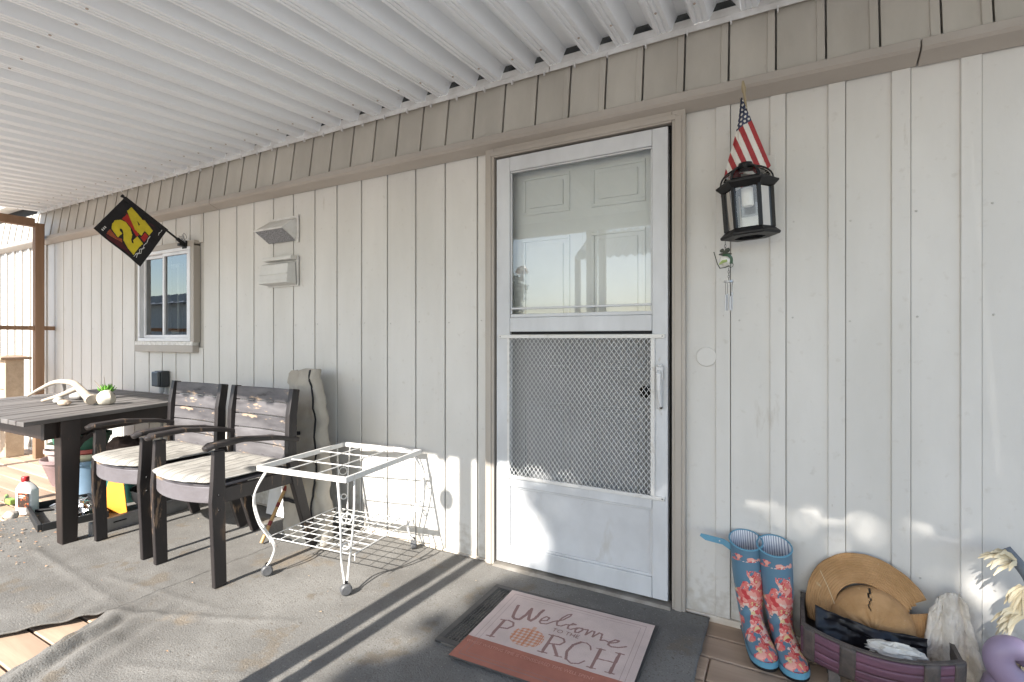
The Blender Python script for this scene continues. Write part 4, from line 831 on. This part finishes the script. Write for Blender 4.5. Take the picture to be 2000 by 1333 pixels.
for k in range(4):
    a = k*math.pi/2+.5; x, y = .014+.015*math.cos(a), .015*math.sin(a); zt_ = -.205-.006*k
    MB().tube([(x, y, -.166), (x*.9+.0014, y*.8, zt_)], .0009, 5).build('hanger', M_black, wc)
    MB().tube([(x*.9+.0014, y*.8, zt_), (x*.9+.0014, y*.8, zt_-.075+.006*k)], .0036, 10).build('chime_tube', mat('chime_silver', (.42, .42, .44), rough=.35, metal=.7), wc, smooth=True)

# ================================================================== RAIN BOOTS
def boot_floral():
    m = mat('floral_rubber', (.095, .19, .265), (.08, .165, .235), 8, rough=.42); n, l = m.node_tree.nodes, m.node_tree.links; bs = n['Principled BSDF']; src = bs.inputs['Base Color'].links[0].from_socket
    tc = n.new('ShaderNodeTexCoord'); sp = n.new('ShaderNodeSeparateXYZ'); l.new(tc.outputs['Object'], sp.inputs[0])
    def math_(op, a, b_=None):
        q = n.new('ShaderNodeMath'); q.operation = op
        for i, v in enumerate((a, b_)):
            if v is None: continue
            if isinstance(v, (int, float)): q.inputs[i].default_value = v
            else: l.new(v, q.inputs[i])
        return q.outputs[0]
    def noise_(sc, det=3):
        t = n.new('ShaderNodeTexNoise'); t.inputs['Scale'].default_value = sc; t.inputs['Detail'].default_value = det; l.new(tc.outputs['Object'], t.inputs['Vector']); return t
    # floral trail: a wandering band up the front-outer side, wider near the foot, plus a sprig under the rim
    nx = noise_(11, 2).outputs['Fac']; wob = math_('MULTIPLY', math_('SUBTRACT', nx, .5), .16)
    cen = math_('ADD', math_('MULTIPLY', sp.outputs['Z'], -.11), .036)
    dist = math_('ABSOLUTE', math_('SUBTRACT', math_('ADD', sp.outputs['X'], wob), cen))
    wid = math_('SUBTRACT', .088, math_('MULTIPLY', sp.outputs['Z'], .19))
    m1 = math_('GREATER_THAN', math_('SUBTRACT', wid, dist), 0.0)
    m1 = math_('MULTIPLY', m1, math_('LESS_THAN', sp.outputs['Z'], .285)); m1 = math_('MULTIPLY', m1, math_('LESS_THAN', sp.outputs['Y'], .03))
    top = math_('MULTIPLY', math_('GREATER_THAN', sp.outputs['Z'], .318), math_('LESS_THAN', sp.outputs['Z'], .345)); top = math_('MULTIPLY', top, math_('GREATER_THAN', noise_(24, 2).outputs['Fac'], .52))
    mk = math_('MAXIMUM', m1, top); mk = math_('MULTIPLY', mk, math_('GREATER_THAN', noise_(38, 3).outputs['Fac'], .40))
    vo = n.new('ShaderNodeTexVoronoi'); vo.inputs['Scale'].default_value = 58; l.new(tc.outputs['Object'], vo.inputs['Vector'])
    rp = n.new('ShaderNodeValToRGB'); rp.color_ramp.interpolation = 'CONSTANT'; e = rp.color_ramp.elements
    e[0].color = (.50, .05, .055, 1); e[1].position = .22; e[1].color = (.62, .16, .14, 1)
    for p_, c_ in ((.42, (.68, .33, .27)), (.60, (.66, .50, .42)), (.74, (.55, .07, .08)), (.88, (.62, .50, .25))): q = e.new(p_); q.color = (*c_, 1)
    sh = n.new('ShaderNodeSeparateColor'); l.new(vo.outputs['Color'], sh.inputs[0])
    l.new(math_('ADD', math_('MULTIPLY', sh.outputs[0], .8), math_('MULTIPLY', noise_(120, 2).outputs['Fac'], .25)), rp.inputs[0])
    mx = n.new('ShaderNodeMix'); mx.data_type = 'RGBA'; l.new(mk, mx.inputs['Factor']); l.new(src, mx.inputs['A']); l.new(rp.outputs[0], mx.inputs['B']); l.new(mx.outputs['Result'], bs.inputs['Base Color']); return m
M_boot = boot_floral(); M_foxing = mat('sky_blue_rubber', (.11, .29, .40), (.09, .24, .34), 10, rough=.4)
M_lin = stripe_mat('striped_lining', (.66, .67, .70), [(.15, .5, (.32, .36, .46))], .0085, 0, bump=0.)
def boot_sec(k, shrink=0.):
    """section k along the spine: centre, tangent, half width, half depth. local -Y is the toe"""
    S_ = [((0, .012, .385), (0, 0, -1), .062, .066), ((0, .012, .33), (0, 0, -1), .060, .064), ((0, .012, .25), (0, 0, -1), .057, .061), ((0, .012, .17), (0, 0, -1), .051, .054), ((0, .012, .125), (0, -.12, -1), .046, .052),
          ((0, .003, .088), (0, -.5, -1), .043, .062), ((0, -.025, .060), (0, -1, -.8), .041, .068), ((0, -.075, .045), (0, -1, -.35), .043, .047), ((0, -.13, .034), (0, -1, -.18), .047, .034), ((0, -.17, .029), (0, -1, -.08), .045, .029), ((0, -.200, .026), (0, -1, 0), .034, .024), ((0, -.216, .024), (0, -1, 0), .014, .014)]
    return S_[k]
def make_boot(label):
    t = thing('rain_boot', label, 'boot', group='floral rubber rain boots')
    NS, NR = 12, 36
    def ring(k, sh=0.):
        c, tg, hw, hd = boot_sec(k); tv = Vector(tg).normalized(); a = Vector((1, 0, 0)); bb = tv.cross(a).normalized(); out = []
        for i in range(NR):
            q = 2*math.pi*i/NR; p = Vector(c)+a*math.cos(q)*(hw-sh)+bb*math.sin(q)*(hd-sh)
            if k == 0: p.z += .020*(p.y-.012)/.066                # rim higher at the calf
            p.z = max(p.z, .014); out.append(p)
        return out
    P = [];
    for k in range(NS): P.append(ring(k))
    # resample between sections for smoothness
    rows = []
    for i in range(NR):
        rows.append(smooth_path([P[k][i] for k in range(NS)], 4))
    m_ = len(rows[0]); b = MB(); vs_ = [rows[i][j] for j in range(m_) for i in range(NR)]
    for p in vs_: p.z = max(p.z, .014)
    b.add(vs_, [(j*NR+i, j*NR+(i+1) % NR, (j+1)*NR+(i+1) % NR, (j+1)*NR+i) for j in range(m_-1) for i in range(NR)]+[tuple((m_-1)*NR+i for i in range(NR))])
    b.build('upper', M_boot, t, smooth=True, sharp=80)
    b = MB(); R0, R1 = ring(0, .0035), ring(3, .005); Ro = ring(0)
    b.add(R0+R1, [(i, (i+1) % NR, NR+(i+1) % NR, NR+i) for i in range(NR)]+[tuple(range(NR, 2*NR))]); b.build('lining', M_lin, t, smooth=True, sharp=60)
    MB().add([p+Vector((0, 0, .0005)) for p in Ro]+[p+Vector((0, 0, .002)) for p in R0], [(i, (i+1) % NR, NR+(i+1) % NR, NR+i) for i in range(NR)]).tube(Ro, .003, 6, closed=True).build('rim', M_foxing, t, smooth=True)
    out = [(.030*math.cos(q), .048+.026*math.sin(q)) for q in [i*math.pi/10 for i in range(11)]]+[(-.036, -.02), (-.045, -.09)]+[(.048*math.cos(q), -.155+.068*math.sin(q)) for q in [math.pi+i*math.pi/12 for i in range(13)]]+[(.046, -.09), (.036, -.02)]
    MB().prism(out, .0, .012).build('sole', M_black, t, bevel=.002)
    o2 = [(x*1.035, (y+.06)*1.015-.06) for x, y in out]; n = len(o2)
    MB().add([(x, y, .0125) for x, y in o2]+[(x*.99, y, .034 if y < -.08 else .026) for x, y in o2], [(k, (k+1) % n, n+(k+1) % n, n+k) for k in range(n)]+[tuple(range(n))]).build('foxing_band', M_foxing, t, smooth=True, sharp=50)
    MB().box(-.030, .030, .018, .075, 0.0, .0118).build('heel_block', M_black, t, bevel=.002)
    return t
bo1 = make_boot('blue floral rain boot nearer the door, with loose strap'); bo1.location = (-.112, 2.165, .003); bo1.rotation_euler = (R(-2.), R(-3), R(17)); bo1.scale = (.97, .97, .97)
bo2 = copy_tree(bo1); bo2['label'] = 'blue floral rain boot touching the purple barrel planter'; bo2.location = (-.010, 2.155, .003); bo2.rotation_euler = (R(-2.), R(-3.5), R(14))
b = MB().beam([(-.055, .012, .352), (-.085, .02, .372), (-.15, .03, .385), (-.172, .032, .395)], [.026, .024, .024, .012], .004, up=(0, 0, 1)); o = b.build('calf_strap', M_foxing, bo1, bevel=.001)
MB().lathe([(.003, 0), (.003, .002), (0, .002)], (-.10, .0195, .376), 8, (0, -1, 0)).build('strap_stud', mat('stud_silver', (.6, .6, .6), metal=.8, rough=.3), bo1)

# ================================================================== BARREL PLANTER with hat, bag, towel
brl = thing('barrel_planter', 'purple half-barrel planter with black iron bands by the boots', 'planter', (.265, 2.225, .0))
M_stave = mat('purple_stave', (.17, .075, .115), (.09, .045, .065), 14, (.15, 1, 1), .6, .5, 60, rnd=.14, spots=[((.30, .20, .22), 22, .66, (.15, 1, 1))]); M_iron = mat('rusty_black_iron', (.055, .048, .045), (.10, .08, .07), 30, rough=.65, bump=.4)
BL, ZR, ZB = .215, .178, .058
def bdepth(x): return .215+.095*(1-(x/BL)**2)
def bprof(x, s):
    """s 0 at rim to 1 at the bottom keel"""
    d = bdepth(x); a = s*math.pi/2*.42; return (-.0-d*math.cos(a)**.8, ZR-(ZR-ZB)*(math.sin(a)/math.sin(math.pi/2*.42)))
NSV = 4
for k in range(NSV):
    s0, s1 = k/NSV+.012, (k+1)/NSV-.012; b = MB()
    b.grid(lambda u, v: (-BL+2*BL*u, bprof(-BL+2*BL*u, s0+(s1-s0)*v)[0], bprof(-BL+2*BL*u, s0+(s1-s0)*v)[1]), 20, 4); b.build('stave', M_stave, brl, smooth=True, solid=.012)
for xb in (-BL+.02, -.09, .125, BL-.012):
    wd = .021 if abs(xb) < BL-.03 else .016; b = MB()
    b.grid(lambda u, v: (xb-wd+2*wd*u, bprof(xb-wd+2*wd*u, v)[0]-.0085, bprof(xb-wd+2*wd*u, v)[1]-.003*v+.003*(1-v)), 4, 12); b.build('iron_band', M_iron, brl, smooth=True, solid=.003)
b = MB().beam([(-BL+2*BL*i/20, bprof(-BL+2*BL*i/20, 0)[0]+.002, ZR+.0045) for i in range(21)], .016, .007, up=(0, 1, 0)); b.build('rim', M_iron, brl, bevel=.002)
for xe in (-BL+.005, BL-.005):
    vs_ = [(xe, -.004, ZR+.002), (xe, -.004, ZB)]+[(xe, bprof(xe, s)[0]+.004, bprof(xe, s)[1]) for s in [1-i/8 for i in range(1, 9)]]
    n = len(vs_); MB().add([(x-.006, y, z) for x, y, z in vs_]+[(x+.006, y, z) for x, y, z in vs_], [tuple(range(n)), tuple(range(n, 2*n))[::-1]]+[(k, (k+1) % n, n+(k+1) % n, n+k) for k in range(n)]).build('end_board', M_iron, brl)
MB().box(-BL, BL, -.012, -.0, ZB, ZR+.02).build('back_board', M_iron, brl)
for xf in (-.12, .14): MB().beam([(xf, -.205, 0), (xf, -.175, .085)], .035, .025).box(xf-.018, xf+.018, -.16, -.01, 0.0, .06).build('foot', M_iron, brl, bevel=.003)
hat = thing('straw_hat', 'torn tan straw sun hat leaning on the wall in the barrel', 'hat', (.252, 2.172, .188), rot=(R(80), R(4), R(-3))); hat.scale = (.92, .98, 1)
M_straw = mat('woven_straw', (.44, .255, .115), (.33, .18, .07), 10, (1, 1, 1), .8, .6, 260, spots=[((.48, .35, .20), 30, .66, (1, 1, 1))])
b = MB(); NA, NRr = 120, 42
def brim(i, j):
    a = 2*math.pi*i/NA; r = .105+(.205-.105)*j/NRr; r *= 1+.015*math.sin(3*a+1)+(.012*fbm(math.cos(a), math.sin(a), 0, 4) if j == NRr else 0)
    return Vector((r*math.cos(a), max(-.075, r*math.sin(a)), .010*math.sin(2*a)*(j/NRr)-.018*(j/NRr)**2+.003*fbm(r*9, a, 0, 1)+.0011*math.sin(r*780+.5*math.sin(a*3))))
vs_ = [brim(i, j) for j in range(NRr+1) for i in range(NA)]; fs = []
for j in range(NRr):
    for i in range(NA):
        ac = i/NA*360
        if 17 < ac < 24+j*.12 and j > 9+(ac-17)*1.2: continue    # torn notch in the brim
        fs.append((j*NA+i, j*NA+(i+1) % NA, (j+1)*NA+(i+1) % NA, (j+1)*NA+i))
b.add(vs_, fs); b.build('brim', M_straw, hat, smooth=True, solid=.003)
b = MB(); vs_ = []; fs = []; NC = 26
for j in range(NC+1):
    t = j/NC; r = .135*math.cos(t*math.pi/2)**.5 if t < 1 else 0.0001
    for i in range(NA): a = 2*math.pi*i/NA; vs_.append((r*math.cos(a)+.02, max(-.08, r*math.sin(a)-.035), -.014+.072*math.sin(t*math.pi/2)+.004*fbm(math.cos(a)*2, math.sin(a)*2, t*2, 2)+.0011*math.sin(r*780)))
for j in range(NC):
    for i in range(NA):
        if abs(i/NA*360-93-j*.35+1.5*math.sin(j*.9)) < 1.6 and 5 <= j <= 21: continue  # split in the crown
        fs.append((j*NA+i, j*NA+(i+1) % NA, (j+1)*NA+(i+1) % NA, (j+1)*NA+i))
b.add(vs_, fs); b.build('crown', M_straw, hat, smooth=True, solid=.003)
strip(b := MB(), [(-.16, .11, .004), (-.13, .06, .01), (-.10, .0, .012)], [.002]*3, (0, 0, 1)); b.build('loose_straw', mat('pale_straw', (.6, .48, .3)), hat, solid=.001)
bb = MB()
def bagf(u, v):
    x = -.17+.31*u; z = ZR-.07+.10*v*(1-.12*u)+.008*math.sin(u*7)*v+.02*max(0, 1-u*9)*v; y = -.175-.012*math.sin(u*9+v*4)+.02*v+.010*fbm(u*3, v*3, 1, 2); return (x, y, z)
bb.grid(bagf, 40, 14); o = bb.build('trash_bag', mat('black_film', (.010, .010, .013), rough=.38, spec=.3), smooth=True, solid=.002); o.location = (.262, 2.222, .0); tag(o, 'glossy black plastic bag stuffed in the barrel before the hat', 'bag')
bb = MB(); crumple(bb, (0, 0, 0), (.075, .03, .022), 12.1, 14, .4, 2.8); o = bb.build('foam_wrap', mat('white_packing', (.68, .65, .58), (.55, .52, .46), 20, rough=.5), smooth=True); o.location = (.31, 2.005, ZR-.012); tag(o, 'white packing wrap sticking out of the barrel front', 'packing')
def towelf(u, v):
    x = -.085+.17*u*(.55+.5*v)+.045*(1-v); f = math.sin(u*13+v*1.5)*.012+math.sin(u*29)*.004; hz = .325-.0*u; 
    z = .325-.255*v-.075*(abs(u-.62)*1.5)**1.7*(1-v*.5); y = -.035-.055*v-f*(.4+v)+.012*fbm(u*3, v*3, 2, 2); return (x, y, z)
o = MB().grid(towelf, 60, 50).build('towel', mat('nubby_white_towel', (.66, .61, .54), (.54, .49, .42), 14, rough=.95, bump=1., bscale=150, spots=[((.40, .29, .19), 6, .67, (1, 1, .4))]), smooth=True, solid=.006); o.location = (.47, 2.205, .0); tag(o, 'nubby off-white towel draped over the right end of the barrel', 'towel')

# ================================================================== CORN HUSK GARLAND AND PURPLE GOURD
M_husk = mat('dry_corn_husk', (.64, .57, .42), (.52, .43, .27), 12, (1, 1, .2), .75, .4, 60, spots=[((.70, .63, .47), 9, .55, (1, 1, .2))]); M_gour = mat('lilac_gourd_paint', (.30, .235, .33), (.25, .19, .28), 7, rough=.45)
hg = thing('husk_garland', 'dried corn husk garland with pale yellow leaf bunches at the right edge', 'garland', (.645, 2.13, .0))
MB().tube(smooth_path([(-.03, .03, .50), (.02, .0, .42), (.03, -.01, .30), (.01, -.02, .15), (.02, -.02, .02)], 6), .016, 10).build('stem', mat('blue_grey_stem', (.16, .18, .20), (.10, .11, .13), 20, rough=.8), hg, smooth=True)
hr = random.Random(3)
for (cx, cy, cz, n_, dirs) in ((-.02, -.0, .475, 9, (-.8, .35)), (.0, -.02, .40, 7, (-.4, -.6)), (-.01, -.03, .33, 9, (-.75, -.2)), (.02, -.05, .27, 8, (-.2, -.9)), (-.005, -.05, .19, 8, (-.5, -.8)), (.0, -.05, .10, 8, (-.4, -.9))):
    for k in range(int(n_*2.6)):
        d = Vector((dirs[0]+hr.uniform(-.5, .5), -.35+hr.uniform(-.35, .3), dirs[1]+hr.uniform(-.45, .45))).normalized(); L = hr.uniform(.05, .09); p0 = Vector((cx+hr.uniform(-.01, .01), cy, cz+hr.uniform(-.012, .012)))
        wd = hr.uniform(.006, .016); dr = Vector((0, 0, -.3*L))
        strip(b := MB(), [p0, p0+d*L*.4, p0+d*L*.75+dr*.3, p0+d*L+dr], [wd*.5, wd, wd*.9, wd*.25], Vector((hr.uniform(-.3, .3), -1, hr.uniform(-.2, .5))), cup=.25)
        b.build('husk_leaf', M_husk, hg, smooth=True)
gd = thing('purple_gourd', 'lilac painted swan-neck gourd standing at the right edge', 'gourd', (.60, 2.06, .0))
MB().lathe([(0, 0), (.05, .004), (.07, .035), (.074, .08), (.062, .125), (.04, .155), (0, .165)], (0, 0, 0), 28).build('belly', M_gour, gd, smooth=True)
pn = smooth_path([(.03, -.01, .12), (-.02, -.02, .165), (-.034, -.02, .205), (-.022, -.02, .235), (.008, -.015, .24), (.024, -.01, .222), (.014, -.02, .208)], 6)
MB().tube(pn, [.042-.014*i/(len(pn)-1) for i in range(len(pn))], 16).build('curled_neck', M_gour, gd, smooth=True)

# ================================================================== BEYOND THE PORCH (what the panes reflect and what shades the right side)
M_bark = mat('grey_bark', (.16, .12, .09), (.09, .07, .05), 8, (1, 1, .2), .9, .8, 20); M_leaf = mat('tree_leaf', (.075, .115, .03), (.045, .075, .02), 3, rough=.55, rnd=.2)
def tree(name, label, base, H_, clusters, seed, nleaf, leaf=.07):
    t = thing(name, label, 'tree', base); r = random.Random(seed); b = MB(); b.tube(smooth_path([(0, 0, 0), (.08, .05, H_*.3), (-.05, 0, H_*.55)], 5), [.16-.008*i for i in range(11)], 10)
    for (cx, cy, cz, rad) in clusters: b.tube(smooth_path([(0, 0, H_*.35), (cx*.45, cy*.45, H_*.35+(cz-H_*.35)*.6), (cx, cy, cz)], 4), [.07-.0065*i for i in range(9)], 7)
    b.build('trunk', M_bark, t, smooth=True); tot = sum(c[3]**2 for c in clusters); V = []; Fc = []
    for (cx, cy, cz, rad) in clusters:
        for _ in range(int(nleaf*rad*rad/tot)):
            d = Vector((r.gauss(0, 1), r.gauss(0, 1), r.gauss(0, 1))).normalized()*rad*(r.random()**.45); p = Vector((cx, cy, cz))+Vector((d.x, d.y, d.z*.8)); a = Vector((r.gauss(0, 1), r.gauss(0, 1), r.gauss(0, .6))).normalized(); s_ = leaf*r.uniform(.6, 1.3); q = a.orthogonal().normalized()*s_*.42; o_ = len(V)
            V += [p-a*s_, p+q, p+a*s_, p-q]; Fc.append((o_, o_+1, o_+2, o_+3))
    c = MB(); c.v = [tuple(v) for v in V]; c.f = Fc; c.m = [0]*len(Fc); c.build('crown', M_leaf, t); return t
rt = random.Random(12)
cl = []
for k in range(46):
    x = -1.15+4.6*((k*.618) % 1); zz = 4.65+1.80*((k*.377) % 1); cl.append((x-1.0, rt.uniform(-.5, .6), zz, rt.uniform(.42, .66)))
for k in range(9): cl.append((-2.45+.4*((k*.618) % 1), rt.uniform(-.4, .4), 4.95+1.35*((k*.377) % 1), rt.uniform(.14, .26)))
for q in ((-2.5, 5.25), (-2.35, 5.5), (-2.2, 5.2), (-2.45, 5.75), (-2.1, 5.6), (-2.3, 5.05)): cl.append((q[0], 0, q[1], .24))
for q in ((-2.4, 6.55), (-2.2, 6.7), (-2.05, 6.5), (-1.0, 6.6), (-.8, 6.75), (-.65, 6.55), (-.3, 6.7)): cl.append((q[0], 0, q[1], .17))
for k in range(5): cl.append((-1.2+3.6*((k*.618) % 1), rt.uniform(-.3, .3), 6.45+.3*((k*.71) % 1), rt.uniform(.2, .33)))
cl += [(-2.35, 0, 4.95, .28), (-2.5, .1, 5.4, .22), (-2.3, -.1, 5.85, .3), (-2.65, 0, 5.15, .18)]
tree('shade_tree', 'leafy shade tree in the yard behind the porch', (1.0, -6.0, -.42), 6.2, cl, 4, 19000, .085)
tree('yard_tree', 'dark evergreen yard tree far across the yard', (-8.2, -9.5, -.42), 4.2, [(0, 0, 2.4, .9), (.3, .1, 3.1, .8), (-.3, 0, 3.7, .6), (.1, 0, 4.3, .4)], 9, 5000, .09)
nh = thing('neighbour_house', 'neighbouring mobile home with a ribbed metal roof across the yard', 'house', (-30, -13, -.42))
MB().box(-13, 13, -3, 3, 0, 3.42).build('wall', mat('pale_grey_siding', (.42, .42, .40), rough=.7), nh)
b = MB().add([(-13.4, 3.5, 3.4), (13.4, 3.5, 3.4), (13.4, 0, 4.3), (-13.4, 0, 4.3), (13.4, -3.5, 3.4), (-13.4, -3.5, 3.4)], [(0, 1, 2, 3), (3, 2, 4, 5)]); b.build('roof', mat('pale_metal_roof', (.62, .63, .64), rough=.4), nh, solid=.04)
for k in range(30):
    x = -13.2+k*.91; MB().beam([(x, 3.52, 3.44), (x, .02, 4.345)], .10, .06).build('roof_rib', mat('roof_rib_grey', (.22, .24, .24), rough=.5), nh)
cp = thing('carport_cover', 'translucent white corrugated carport panel beyond the porch', 'carport', (-2.4, -3.9, 0))
b = MB(); b.grid(lambda u, v: (-.75+1.5*u, .45-.9*v, 2.5+.62*v+.022*math.sin(u*2*math.pi*11)), 132, 2)
mt = mat('translucent_panel', (.85, .85, .84), rough=.5); n_, l_ = mt.node_tree.nodes, mt.node_tree.links; tr_ = n_.new('ShaderNodeBsdfTranslucent'); tr_.inputs[0].default_value = (.85, .85, .83, 1); mx_ = n_.new('ShaderNodeMixShader'); mx_.inputs[0].default_value = .6
l_.new(n_['Principled BSDF'].outputs[0], mx_.inputs[1]); l_.new(tr_.outputs[0], mx_.inputs[2]); l_.new(mx_.outputs[0], n_['Material Output'].inputs[0])
b.build('panel', mt, cp, smooth=True)
for x in (-.7, .7):
    for y in (.35, -.35): MB().box(x-.04, x+.04, y-.04, y+.04, -.42, 2.47+(.62*(.45-y)/.9)).build('post', M_post, cp)

# ornaments hanging from the awning edge (seen in the door glass)
orn = thing('hanging_ornament', 'orange mushroom ornament hanging on a thread from the awning edge', 'ornament', (-2.43, -.2, 1.86))
MB().lathe([(0, .075), (.03, .068), (.058, .04), (.07, .005), (.066, -.002), (.02, .008), (0, .008)], (0, 0, 0), 24).build('cap', mat('orange_glass', (.62, .20, .08), rough=.3), orn, smooth=True)
MB().lathe([(.012, .006), (.018, -.04), (.03, -.09), (0, -.09)], (0, 0, 0), 18).build('stem', mat('grey_stem', (.3, .28, .26)), orn, smooth=True)
MB().tube([(0, 0, .07), (0, 0, .47)], .0012, 5).build('thread', M_black, orn)
gb2 = thing('glass_ball', 'dark blue glass ball hanging on a thread from the awning edge', 'ornament', (-1.76, -.2, 2.0))
MB().lathe([(.05*math.sin(i*math.pi/14), -.05*math.cos(i*math.pi/14)) for i in range(15)], (0, 0, 0), 24).build('ball', mat('blue_ball', (.03, .05, .08), (.1, .13, .15), 40, rough=.1), gb2, smooth=True)
MB().tube([(0, 0, .05), (0, 0, .33)], .0012, 5).build('thread', M_black, gb2)
